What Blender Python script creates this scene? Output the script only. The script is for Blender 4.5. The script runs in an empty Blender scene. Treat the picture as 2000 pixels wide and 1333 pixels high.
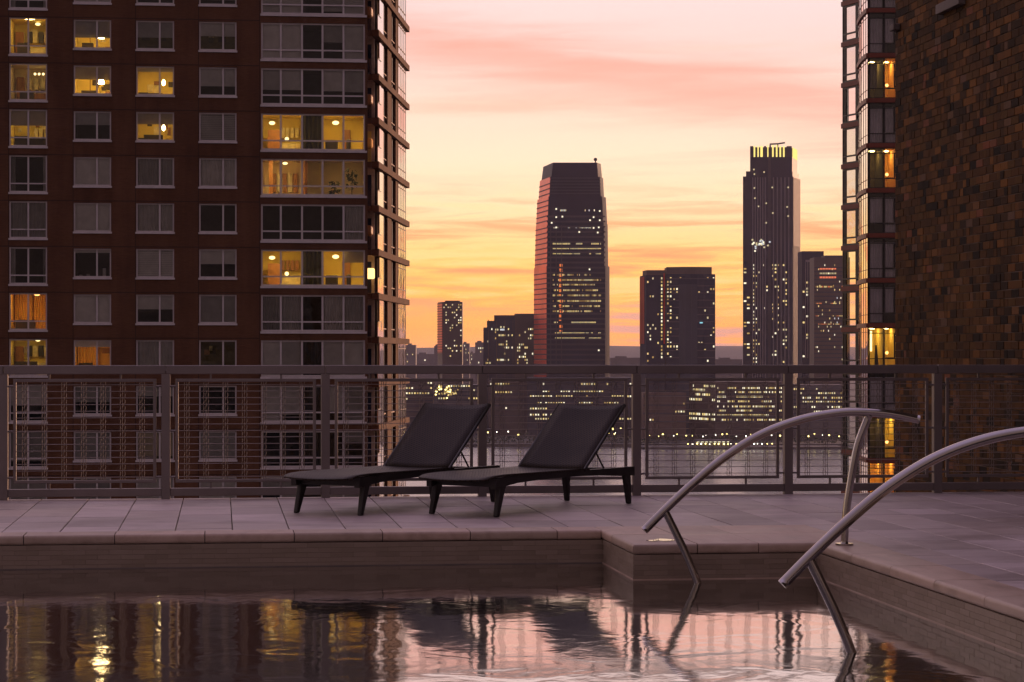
import bpy, math, random
from mathutils import Matrix, Vector
random.seed(7)
R = math.radians
S = bpy.context.scene
COL = S.collection

# ------------------------------------------------------------------ camera
FPX, HC, UC, VH = 4500.0, 1.19, 1000.0, 690.0     # focal length in photo pixels, eye height over the deck, centre column, horizon row
cam_d = bpy.data.cameras.new('camera'); cam = bpy.data.objects.new('camera', cam_d); COL.objects.link(cam)
cam.location = (0, 0, HC); cam.rotation_euler = (R(90), 0, 0)
cam_d.sensor_width = 36.0; cam_d.lens = 36.0 * FPX / 2000.0
cam_d.shift_y = (VH - 666.5) / 2000.0
cam_d.clip_start = 0.1; cam_d.clip_end = 60000
S.camera = cam

# ------------------------------------------------------------------ view and render
S.view_settings.view_transform = 'Standard'; S.view_settings.look = 'None'
S.view_settings.exposure = 0.0; S.view_settings.gamma = 1.0
S.view_settings.use_curve_mapping = False
S.render.engine = 'CYCLES'
S.cycles.use_denoising = True
try: S.cycles.denoiser = 'OPENIMAGEDENOISE'
except Exception: pass
S.cycles.max_bounces = 6; S.cycles.diffuse_bounces = 2; S.cycles.glossy_bounces = 4
S.cycles.use_adaptive_sampling = True; S.cycles.adaptive_threshold = 0.02
S.cycles.transparent_max_bounces = 16; S.cycles.volume_bounces = 0
S.cycles.sample_clamp_indirect = 4.0
S.cycles.filter_width = 1.5

# ------------------------------------------------------------------ dusk sky
world = bpy.data.worlds.new('World'); S.world = world; world.use_nodes = True
NT = world.node_tree; NT.nodes.clear()
def srgb(r, g, b):
    f = lambda c: c / 12.92 if c <= 0.04045 else ((c + 0.055) / 1.055) ** 2.4
    return (f(r / 255), f(g / 255), f(b / 255), 1)
class N:
    """small node-building helper"""
    def __init__(s, tree): s.t = tree
    def n(s, typ, **kw):
        nd = s.t.nodes.new(typ)
        for k, v in kw.items():
            setattr(nd, k, v)
        return nd
    def link(s, a, b): s.t.links.new(a, b)
    def put(s, sock, v):
        if hasattr(v, 'is_output') or isinstance(v, bpy.types.NodeSocket): s.link(v, sock)
        else: sock.default_value = v
    def m(s, op, a, b=0.0, c=0.0, clamp=False):
        nd = s.n('ShaderNodeMath', operation=op, use_clamp=clamp)
        s.put(nd.inputs[0], a); s.put(nd.inputs[1], b); s.put(nd.inputs[2], c)
        return nd.outputs[0]
    def step(s, x, lo, hi, t0=0.0, t1=1.0):
        nd = s.n('ShaderNodeMapRange', interpolation_type='SMOOTHSTEP')
        s.put(nd.inputs[0], x); s.put(nd.inputs[1], lo); s.put(nd.inputs[2], hi); s.put(nd.inputs[3], t0); s.put(nd.inputs[4], t1)
        return nd.outputs[0]
    def mix(s, fac, a, b, blend='MIX'):
        nd = s.n('ShaderNodeMix', data_type='RGBA', blend_type=blend)
        s.put(nd.inputs[0], fac); s.put(nd.inputs[6], a); s.put(nd.inputs[7], b)
        return nd.outputs[2]
    def ramp(s, fac, stops, interp='LINEAR'):
        nd = s.n('ShaderNodeValToRGB'); e = nd.color_ramp.elements; nd.color_ramp.interpolation = interp
        while len(e) < len(stops): e.new(0.5)
        for el, (p, col) in zip(e, stops): el.position = p; el.color = col
        s.put(nd.inputs[0], fac)
        return nd.outputs[0]
    def noise(s, vec, scale, detail=3.0, rough=0.5, dist=0.0):
        nd = s.n('ShaderNodeTexNoise'); nd.inputs['Scale'].default_value = scale; nd.inputs['Detail'].default_value = detail
        nd.inputs['Roughness'].default_value = rough; nd.inputs['Distortion'].default_value = dist
        if vec is not None: s.link(vec, nd.inputs['Vector'])
        return nd.outputs[0]
    def comb(s, x, y, z):
        nd = s.n('ShaderNodeCombineXYZ'); s.put(nd.inputs[0], x); s.put(nd.inputs[1], y); s.put(nd.inputs[2], z)
        return nd.outputs[0]
    def vmap(s, vec, scale=(1, 1, 1), rot=(0, 0, 0), loc=(0, 0, 0)):
        nd = s.n('ShaderNodeMapping'); s.link(vec, nd.inputs[0]); nd.inputs['Scale'].default_value = scale
        nd.inputs['Rotation'].default_value = rot; nd.inputs['Location'].default_value = loc
        return nd.outputs[0]

w = N(NT)
tc = w.n('ShaderNodeTexCoord'); sep = w.n('ShaderNodeSeparateXYZ'); w.link(tc.outputs['Generated'], sep.inputs[0])
dx, dy, dz = sep.outputs
hor = w.m('SQRT', w.m('ADD', w.m('MULTIPLY', dx, dx), w.m('MULTIPLY', dy, dy)))
el = w.m('DIVIDE', dz, w.m('MAXIMUM', hor, 0.05))            # tangent of the elevation
az = w.m('ARCTAN2', dx, dy)                                   # 0 = the view direction (west), radians
elp = w.m('MAXIMUM', el, 0.0)
sq = w.m('POWER', w.m('MINIMUM', elp, 4.0), 0.5)             # square root spreads the low sky
def sv(v): return max(0.0, (VH - v) / FPX) ** 0.5 / 2.0
west = w.ramp(w.m('DIVIDE', sq, 2.0), [
    (sv(690), srgb(250, 168, 124)), (sv(640), srgb(255, 174, 74)), (sv(580), srgb(255, 192, 80)), (sv(500), srgb(255, 209, 124)),
    (sv(410), srgb(255, 228, 186)), (sv(310), srgb(255, 232, 206)), (sv(210), srgb(255, 224, 208)), (sv(110), srgb(253, 216, 210)),
    (sv(0), srgb(247, 222, 222)), (0.29, srgb(232, 202, 210)), (0.42, srgb(206, 178, 198)), (0.62, srgb(196, 170, 200)), (1.0, srgb(188, 166, 204))])
east = w.ramp(w.m('DIVIDE', sq, 2.0), [
    (0.0, srgb(96, 80, 78)), (0.12, srgb(120, 98, 94)), (0.22, srgb(130, 106, 104)), (0.42, srgb(138, 118, 128)), (0.65, srgb(170, 148, 178)), (1.0, srgb(188, 166, 204))])
# clouds live in a band of (azimuth, elevation); x stretched so that they lie in streaks
v1 = w.comb(w.m('MULTIPLY', az, 5.0), w.m('MULTIPLY', el, 60.0), 3.1)
n1 = w.noise(v1, 1.0, 5.0, 0.55, 0.4)
v2 = w.comb(w.m('MULTIPLY', az, 14.0), w.m('MULTIPLY', el, 170.0), 8.3)
n2 = w.noise(v2, 1.0, 5.0, 0.55, 0.5)
low = w.m('MULTIPLY', w.step(el, 0.004, 0.03), w.step(el, 0.085, 0.04))
c_or = w.m('MULTIPLY', w.m('MULTIPLY', w.step(n2, 0.45, 0.66), low), 0.95)
west = w.mix(c_or, west, srgb(246, 148, 112))
c_hi = w.m('MULTIPLY', w.step(n2, 0.5, 0.36), w.m('MULTIPLY', low, 0.6))
west = w.mix(c_hi, west, srgb(255, 226, 160))
c_mid = w.m('MULTIPLY', w.m('MULTIPLY', w.step(n1, 0.54, 0.74), w.step(el, 0.05, 0.08)), 0.40)
west = w.mix(c_mid, west, srgb(250, 202, 180))
# long rose streak across the upper sky
line = w.m('ADD', w.m('MULTIPLY', az, -0.155), 0.1275)
dist = w.m('SUBTRACT', w.m('ADD', w.m('SUBTRACT', el, line), w.m('MULTIPLY', w.m('SUBTRACT', n1, 0.5), 0.028)), w.m('MULTIPLY', w.m('SUBTRACT', n2, 0.5), 0.008))
wid = w.m('ADD', 0.004, w.m('MULTIPLY', w.m('ADD', n1, w.m('SUBTRACT', n2, 0.5)), 0.018))
g = w.m('DIVIDE', dist, wid)
gs = w.m('EXPONENT', w.m('MULTIPLY', w.m('MULTIPLY', g, g), -1.0))
ends = w.m('MULTIPLY', w.step(az, -0.16, -0.02), w.step(az, 0.42, 0.12))
west = w.mix(w.m('MULTIPLY', w.m('MULTIPLY', gs, ends), w.m('ADD', 0.42, w.m('MULTIPLY', n2, 0.7))), west, srgb(255, 172, 160))
# violet cloud bank low on the right
bank = w.m('MULTIPLY', w.m('MULTIPLY', w.step(n2, 0.44, 0.56), w.step(el, 0.027, 0.016)), w.step(az, 0.02, 0.05))
west = w.mix(w.m('MULTIPLY', bank, 0.8), west, srgb(186, 150, 160))
# round the compass the glow gives way to the blue of the east
cosd = w.m('COSINE', az)
glow = w.step(cosd, -0.45, 0.65)
skyc = w.mix(glow, east, west)
below = w.step(el, 0.0, -0.05)
skyc = w.mix(below, skyc, srgb(60, 52, 58))
# a physical low-sun sky adds a little of its own gradient
nish = w.n('ShaderNodeTexSky', sky_type='NISHITA'); nish.sun_disc = False
nish.sun_elevation = R(1.0); nish.sun_rotation = R(0.0); nish.altitude = 60
SKY = 1.0
bg1 = w.n('ShaderNodeBackground'); w.link(skyc, bg1.inputs[0]); bg1.inputs[1].default_value = SKY
bg2 = w.n('ShaderNodeBackground'); w.link(nish.outputs[0], bg2.inputs[0]); bg2.inputs[1].default_value = 0.015
adds = w.n('ShaderNodeAddShader'); w.link(bg1.outputs[0], adds.inputs[0]); w.link(bg2.outputs[0], adds.inputs[1])
wo = w.n('ShaderNodeOutputWorld'); w.link(adds.outputs[0], wo.inputs[0])

# sun lamp added for the afterglow: wide, warm, lights the left block's side
sun_d = bpy.data.lights.new('sun', 'SUN'); sun_d.energy = 4.5; sun_d.angle = R(12); sun_d.color = (1.0, 0.55, 0.33)
sun = bpy.data.objects.new('sun', sun_d); COL.objects.link(sun)
sd = Vector((math.sin(R(42)), math.cos(R(42)), math.tan(R(3.0))))      # towards the added lamp, ahead and to the right
sun.rotation_euler = sd.to_track_quat('Z', 'Y').to_euler(); sun.location = (30, 60, 40)

# ------------------------------------------------------------------ materials
MATS = {}
def mat(name):
    m = bpy.data.materials.new(name); m.use_nodes = True; m.node_tree.nodes.clear(); MATS[name] = m
    q = N(m.node_tree); out = q.n('ShaderNodeOutputMaterial')
    return m, q, out
def pbsdf(q, out, col, rough=0.6, metal=0.0, spec=0.5, normal=None):
    p = q.n('ShaderNodeBsdfPrincipled'); q.put(p.inputs['Base Color'], col); q.put(p.inputs['Roughness'], rough)
    q.put(p.inputs['Metallic'], metal); q.put(p.inputs['Specular IOR Level'], spec)
    if normal is not None: q.link(normal, p.inputs['Normal'])
    q.link(p.outputs[0], out.inputs[0])
    return p
def bump(q, h, strength, dist):
    b = q.n('ShaderNodeBump'); q.link(h, b.inputs['Height']); b.inputs['Strength'].default_value = strength; b.inputs['Distance'].default_value = dist
    return b.outputs[0]
def c4(r, g, b): return (r, g, b, 1)
def plain(name, col, rough=0.6, metal=0.0, spec=0.5, nscale=3.0, var=0.25, bmp=0.0, obj=False, stretch=(1, 1, 1)):
    """a colour broken by noise, with optional fine relief and a shift from object to object"""
    m, q, out = mat(name)
    t = q.n('ShaderNodeTexCoord'); vec = q.vmap(t.outputs['Object'], stretch)
    n = q.noise(vec, nscale, 5.0, 0.6)
    dark = tuple(c * (1 - var) for c in col) + (1,); lite = tuple(min(1, c * (1 + var)) for c in col) + (1,)
    cc = q.ramp(n, [(0.3, dark), (0.7, lite)])
    if obj:
        oi = q.n('ShaderNodeObjectInfo')
        hs = q.n('ShaderNodeHueSaturation'); q.put(hs.inputs['Value'], q.m('ADD', 1.0 - obj, q.m('MULTIPLY', oi.outputs['Random'], 2 * obj)))
        q.link(cc, hs.inputs['Color']); cc = hs.outputs[0]
    nr = None
    if bmp: nr = bump(q, q.noise(vec, nscale * 9, 4.0, 0.6), 0.6, bmp)
    pbsdf(q, out, cc, rough, metal, spec, nr)
    return m
def emit(name, col, strength, sample=True, base=(0.02, 0.02, 0.02)):
    m, q, out = mat(name)
    e = q.n('ShaderNodeEmission'); e.inputs[0].default_value = c4(*col); e.inputs[1].default_value = strength
    q.link(e.outputs[0], out.inputs[0])
    if not sample:
        try: m.cycles.emission_sampling = 'NONE'
        except Exception: pass
    return m
def glass(name, tint=(1, 1, 1), ior=1.5, rough=0.0, refl=(1, 1, 1), wave=None):
    """clear pane: see-through with a Fresnel mirror on top"""
    m, q, out = mat(name)
    tr = q.n('ShaderNodeBsdfTransparent'); tr.inputs[0].default_value = c4(*tint)
    gl = q.n('ShaderNodeBsdfGlossy'); gl.inputs['Color'].default_value = c4(*refl); gl.inputs['Roughness'].default_value = rough
    fr = q.n('ShaderNodeFresnel'); fr.inputs[0].default_value = ior
    if wave:
        t = q.n('ShaderNodeTexCoord'); nr = bump(q, q.noise(t.outputs['Object'], wave[0], 2.0), 1.0, wave[1])
        q.link(nr, gl.inputs['Normal']); 
    mx = q.n('ShaderNodeMixShader'); q.link(fr.outputs[0], mx.inputs[0]); q.link(tr.outputs[0], mx.inputs[1]); q.link(gl.outputs[0], mx.inputs[2])
    q.link(mx.outputs[0], out.inputs[0])
    return m

# paving stone: pale limestone with bedding streaks, each slab a little different
m, q, out = mat('paving_stone')
t = q.n('ShaderNodeTexCoord'); oi = q.n('ShaderNodeObjectInfo')
ov = q.n('ShaderNodeVectorMath', operation='ADD'); q.link(t.outputs['Object'], ov.inputs[0])
q.link(q.comb(q.m('MULTIPLY', oi.outputs['Random'], 37.0), q.m('MULTIPLY', oi.outputs['Random'], 91.0), 0.0), ov.inputs[1])
n_a = q.noise(q.vmap(ov.outputs[0], (3, 14, 3)), 1.0, 6.0, 0.65, 0.3); n_b = q.noise(ov.outputs[0], 2.2, 3.0)
cc = q.ramp(q.m('ADD', q.m('MULTIPLY', n_a, 0.6), q.m('MULTIPLY', n_b, 0.4)), [(0.3, c4(.33, .285, .255)), (0.5, c4(.44, .385, .345)), (0.72, c4(.52, .465, .425))])
tone = q.ramp(oi.outputs['Random'], [(0.0, c4(.66, .62, .63)), (0.2, c4(.84, .80, .82)), (0.45, c4(.98, .95, .97)), (0.65, c4(.88, .83, .80)), (0.85, c4(1.05, 1.0, 1.03)), (1.0, c4(1.18, 1.14, 1.2))])
cc = q.mix(1.0, cc, tone, 'MULTIPLY')
gw = q.n('ShaderNodeNewGeometry'); n_w = q.noise(gw.outputs['Position'], 0.9, 5.0, 0.65, 0.5)
cc = q.mix(0.8, cc, q.ramp(n_w, [(0.34, c4(.62, .58, .58)), (0.5, c4(1, .98, 1)), (0.7, c4(1.1, 1.07, 1.1))]), 'MULTIPLY')
pbsdf(q, out, cc, q.m('ADD', 0.34, q.m('MULTIPLY', n_b, 0.3)), 0, 0.45, bump(q, n_a, 0.35, 0.003))
m, q, out = mat('coping_stone')
t = q.n('ShaderNodeTexCoord'); oi = q.n('ShaderNodeObjectInfo')
ov = q.n('ShaderNodeVectorMath', operation='ADD'); q.link(t.outputs['Object'], ov.inputs[0]); q.link(q.comb(q.m('MULTIPLY', oi.outputs['Random'], 57.0), 0.0, 0.0), ov.inputs[1])
n_a = q.noise(q.vmap(ov.outputs[0], (9, 3, 9)), 1.0, 6.0, 0.65, 0.5); n_b = q.noise(ov.outputs[0], 4.0, 4.0)
cc = q.ramp(q.m('ADD', q.m('MULTIPLY', n_a, 0.5), q.m('MULTIPLY', n_b, 0.5)), [(0.32, c4(.29, .215, .155)), (0.5, c4(.42, .32, .24)), (0.7, c4(.50, .395, .31))])
tone = q.ramp(oi.outputs['Random'], [(0.0, c4(.85, .82, .8)), (0.5, c4(1, .98, .97)), (1.0, c4(1.1, 1.02, 1.0))])
cc = q.mix(1.0, cc, tone, 'MULTIPLY')
pbsdf(q, out, cc, q.m('ADD', 0.3, q.m('MULTIPLY', n_b, 0.35)), 0, 0.45, bump(q, n_b, 0.3, 0.003))
# pool tile: brown-grey travertine mosaic, stained unevenly
m, q, out = mat('pool_tile')
t = q.n('ShaderNodeTexCoord'); oi = q.n('ShaderNodeObjectInfo'); gm = q.n('ShaderNodeNewGeometry')
n_a = q.noise(q.vmap(gm.outputs['Position'], (1.3, 1.3, 3)), 3.0, 5.0, 0.65)
cc = q.ramp(q.m('ADD', q.m('MULTIPLY', oi.outputs['Random'], 0.5), q.m('MULTIPLY', n_a, 0.5)), [(0.15, c4(.20, .148, .10)), (0.45, c4(.245, .185, .128)), (0.7, c4(.265, .20, .142)), (0.9, c4(.31, .24, .175))])
pbsdf(q, out, cc, 0.45, 0, 0.4)
plain('grout', (.22, .165, .115), 0.8, nscale=8)
plain('pool_plaster', (.13, .11, .115), 0.6, nscale=1.2, var=.18)
plain('step_stone', (.44, .38, .35), 0.55, nscale=2.0, var=.12)
plain('deck_bed', (.06, .055, .05), 0.9)
# brushed metals
plain('railing_paint', (.205, .175, .165), 0.42, 0.4, 0.5, 2.0, .12)
plain('wire_metal', (.30, .255, .225), 0.5, 0.25, 0.4, 6.0, .15)
plain('wire_shaded', (.20, .165, .145), 0.6, 0.1, 0.3, 6.0, .15)  # same metal as the cross wires, dimmer reflections put into a darker colour
m, q, out = mat('brushed_steel')
t = q.n('ShaderNodeTexCoord'); n_a = q.noise(q.vmap(t.outputs['Object'], (60, 60, 60)), 3.0, 3.0)
n_b = q.noise(t.outputs['Object'], 5.0, 3.0)
pbsdf(q, out, q.ramp(n_b, [(0.3, c4(.40, .37, .35)), (0.7, c4(.47, .44, .42))]), q.m('ADD', 0.03, q.m('MULTIPLY', n_b, 0.06)), 1.0)
# lounger weave: fine cross-ribbed wicker
m, q, out = mat('wicker')
t = q.n('ShaderNodeTexCoord')
wv = q.n('ShaderNodeTexWave', wave_type='BANDS', bands_direction='X'); wv.inputs['Scale'].default_value = 15; wv.inputs['Distortion'].default_value = 0.6; q.link(t.outputs['Object'], wv.inputs[0])
wy = q.n('ShaderNodeTexWave', wave_type='BANDS', bands_direction='Y'); wy.inputs['Scale'].default_value = 15; wy.inputs['Distortion'].default_value = 0.6; q.link(t.outputs['Object'], wy.inputs[0])
hh = q.m('MAXIMUM', wv.outputs[1], wy.outputs[1])
n_a = q.noise(t.outputs['Object'], 4.0, 4.0)
cc = q.mix(hh, c4(.006, .005, .0045), q.ramp(n_a, [(0.3, c4(.026, .017, .011)), (0.7, c4(.046, .031, .021))]))
pbsdf(q, out, cc, 0.45, 0, 0.18, bump(q, hh, 0.5, 0.003))
plain('lounger_frame', (.016, .013, .011), 0.45, 0, 0.5, 5, .25)
# brick-faced apartment block, seen from far: fine coursing as relief only
m, q, out = mat('apartment_brick')
t = q.n('ShaderNodeTexCoord'); n_a = q.noise(t.outputs['Object'], 0.35, 4.0); n_b = q.noise(q.vmap(t.outputs['Object'], (1, 1, 14)), 2.5, 3.0); n_s = q.noise(q.vmap(t.outputs['Object'], (1.4, 1.4, .10)), 1.0, 4.0, 0.6)
cc = q.ramp(q.m('ADD', q.m('MULTIPLY', n_a, 0.35), q.m('ADD', q.m('MULTIPLY', n_b, 0.35), q.m('MULTIPLY', n_s, 0.30))), [(0.36, c4(.078, .033, .016)), (0.5, c4(.118, .052, .026)), (0.64, c4(.160, .074, .038))])
pbsdf(q, out, cc, 0.85, 0, 0.25, bump(q, n_b, 0.5, 0.02))
plain('joint_dark', (.035, .016, .010), 0.9)
plain('window_frame', (.58, .53, .52), 0.5, 0.0, 0.4, 1.0, .08)
plain('sill_stone', (.60, .55, .54), 0.6, nscale=2, var=.12)
plain('slab_concrete', (.58, .44, .34), 0.8)
glass('window_glass', (.93, .95, .94), 1.5, 0.0, (1, 1, 1), (0.9, 0.03))
plain('blind_grey', (.50, .46, .44), 0.8, nscale=1.5, var=.14, obj=.38)
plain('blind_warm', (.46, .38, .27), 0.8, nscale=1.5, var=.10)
plain('room_dark', (.03, .026, .024), 0.9)
plain('room_dim', (.12, .09, .045), 0.9)
plain('room_yellow', (.85, .64, .17), 0.8, nscale=.6, var=.1)
plain('room_amber', (.85, .48, .12), 0.8, nscale=.6, var=.1)
plain('room_cream', (.82, .64, .42), 0.8, nscale=.6, var=.1)
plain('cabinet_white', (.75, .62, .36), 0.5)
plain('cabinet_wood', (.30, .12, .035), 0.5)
plain('furniture_dark', (.035, .025, .02), 0.6)
plain('curtain_orange', (.80, .42, .09), 0.8, nscale=5, stretch=(6, 6, .4), var=.22)
emit('lamp_warm', (1.0, .74, .30), 2.6)
emit('lamp_ceiling', (1.0, .70, .22), 28.0)
emit('lamp_pendant', (1.0, .70, .30), 38.0)
plain('blind_pale', (.82, .76, .80), 0.8, nscale=1.5, var=.14)
emit('lamp_dim', (1.0, .6, .2), 2.5)
emit('lamp_orange', (1.0, .46, .12), 3.5)
# right-hand tower
plain('tower_red', (.20, .050, .028), 0.5, 0, 0.4, 1.0, .15)
plain('tower_frame', (.050, .044, .042), 0.4, 0.6, 0.5)
glass('tower_glass', (.97, .97, 1.0), 1.7, 0.01, (1, 1, 1), (0.6, 0.02))
m, q, out = mat('mirror_glass')
t = q.n('ShaderNodeTexCoord'); pbsdf(q, out, c4(.88, .76, .70), 0.05, 1.0, 0.5, bump(q, q.noise(t.outputs['Object'], 0.8, 2.0), 1.0, 0.02))
# terrace brick wall: tumbled browns, greys and ochres, brick by brick
m, q, out = mat('mixed_brick')
oi = q.n('ShaderNodeObjectInfo'); at = q.n('ShaderNodeAttribute'); at.attribute_name = 'tone'
rr = q.m('FRACT', q.m('ADD', q.m('MULTIPLY', oi.outputs['Random'], 1.0), at.outputs['Fac']))
cc = q.ramp(rr, [(0.0, c4(.016, .011, .007)), (0.16, c4(.042, .022, .009)), (0.34, c4(.074, .034, .011)), (0.54, c4(.096, .042, .012)),
                 (0.70, c4(.098, .049, .013)), (0.84, c4(.135, .056, .015)), (0.94, c4(.19, .080, .018)), (0.98, c4(.13, .08, .05)), (1.0, c4(.21, .07, .03))])
gm = q.n('ShaderNodeNewGeometry'); n_a = q.noise(q.vmap(gm.outputs['Position'], (14, 14, 3)), 4.0, 4.0, 0.7)
cc = q.mix(0.55, cc, q.ramp(n_a, [(0.3, c4(.55, .55, .55)), (0.7, c4(1.3, 1.3, 1.3))]), 'MULTIPLY')
pbsdf(q, out, cc, 0.8, 0, 0.12, bump(q, n_a, 0.5, 0.004))
m, q, out = mat('brick_mortar')
gm = q.n('ShaderNodeNewGeometry'); n_a = q.noise(gm.outputs['Position'], 1.6, 4.0)
pbsdf(q, out, q.ramp(n_a, [(0.45, c4(.030, .019, .011)), (0.62, c4(.15, .11, .08))]), 0.9)
plain('cap_stone', (.16, .13, .11), 0.8)
# far towers
def tower_mat(name, col, rough=0.25, spec=0.6, metal=0.0):
    return plain(name, col, rough, metal, spec, 0.05, .2)
tower_mat('far_dark_glass', (.020, .026, .056), 0.5, 0.08)
tower_mat('far_blue_glass', (.026, .036, .065), 0.35, 0.3)
tower_mat('far_spandrel', (.052, .052, .074), 0.6, 0.25)
tower_mat('far_brown', (.085, .055, .048), 0.6)
tower_mat('far_brick', (.12, .07, .055), 0.7)
tower_mat('far_grey', (.11, .10, .11), 0.7)
tower_mat('far_rib', (.20, .18, .21), 0.6)
tower_mat('far_sunset_glass', (.66, .050, .022), 0.34, 0.3, 0.85)  # sunset sheen put into the red of the side glass
for i, (cl, st) in enumerate([((1, .74, .28), 1.0), ((1, .84, .46), .65), ((1, .90, .62), 1.3), ((1, .66, .20), .45), ((.9, .95, 1.0), .7), ((1.0, .55, .16), .28)]):
    emit('far_light_%d' % i, cl, st, sample=False)
emit('far_red_light', (1.0, .22, .10), 1.1, sample=False)
emit('far_cyan_light', (.35, .85, 1.0), 1.0, sample=False)
emit('far_orange_light', (1.0, .25, .06), .75, sample=False)
emit('crown_light', (1.0, .80, .22), 1.25, sample=False)
emit('globe_yellow', (1.0, .78, .25), 5.0, sample=False)
emit('globe_white', (1.0, .93, .75), 5.0, sample=False)
plain('asphalt', (.045, .042, .045), 0.9, nscale=.02)
plain('far_land', (.045, .045, .04), 0.95, nscale=.004)
plain('hill_green', (.05, .06, .05), 0.95, nscale=.002)
plain('leaf_dark', (.035, .045, .022), 0.8)
plain('quay_stone', (.10, .09, .085), 0.9, nscale=.05)
# river
m, q, out = mat('river_water')
t = q.n('ShaderNodeTexCoord'); n_a = q.noise(q.vmap(t.outputs['Object'], (.22, .06, 1)), 1.0, 4.0, 0.6); n_b = q.noise(q.vmap(t.outputs['Object'], (.012, .004, 1)), 1.0, 3.0)
df = q.n('ShaderNodeBsdfDiffuse'); df.inputs[0].default_value = c4(.05, .045, .05)
gl = q.n('ShaderNodeBsdfGlossy'); q.put(gl.inputs['Roughness'], q.m('ADD', 0.14, q.m('MULTIPLY', n_b, 0.2))); q.link(bump(q, n_a, 0.5, 0.25), gl.inputs['Normal'])
fr = q.n('ShaderNodeFresnel'); fr.inputs[0].default_value = 1.33
mx = q.n('ShaderNodeMixShader'); q.link(fr.outputs[0], mx.inputs[0]); q.link(df.outputs[0], mx.inputs[1]); q.link(gl.outputs[0], mx.inputs[2]); q.link(mx.outputs[0], out.inputs[0])
# pool water: long soft ripples
m, q, out = mat('pool_water')
t = q.n('ShaderNodeTexCoord')
n_a = q.noise(q.vmap(t.outputs['Object'], (2.6, 2.0, 1)), 1.0, 2.0, 0.5, 0.8)
n_b = q.noise(q.vmap(t.outputs['Object'], (13.0, 8.0, 1)), 1.0, 2.0, 0.5, 0.8)
calm = q.noise(q.vmap(t.outputs['Object'], (.45, .30, 1)), 1.0, 2.0)
hgt = q.m('ADD', n_a, q.m('MULTIPLY', n_b, q.m('MULTIPLY', q.step(calm, 0.32, 0.62, 0.35, 1.0), 0.20)))
nr = bump(q, hgt, 1.0, 0.0026)
tr = q.n('ShaderNodeBsdfTransparent'); tr.inputs[0].default_value = c4(.95, .90, .90)
gl = q.n('ShaderNodeBsdfGlossy'); gl.inputs['Roughness'].default_value = 0.055; q.link(nr, gl.inputs['Normal'])
fr = q.n('ShaderNodeFresnel'); fr.inputs[0].default_value = 1.9; q.link(nr, fr.inputs['Normal'])
mx = q.n('ShaderNodeMixShader'); q.link(q.m('MULTIPLY', fr.outputs[0], 2.0, clamp=True), mx.inputs[0]); q.link(tr.outputs[0], mx.inputs[1]); q.link(gl.outputs[0], mx.inputs[2]); q.link(mx.outputs[0], out.inputs[0])
m, q, out = mat('wet_film')
pbsdf(q, out, c4(.25, .2, .17), 0.02, 0, 1.0)

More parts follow.
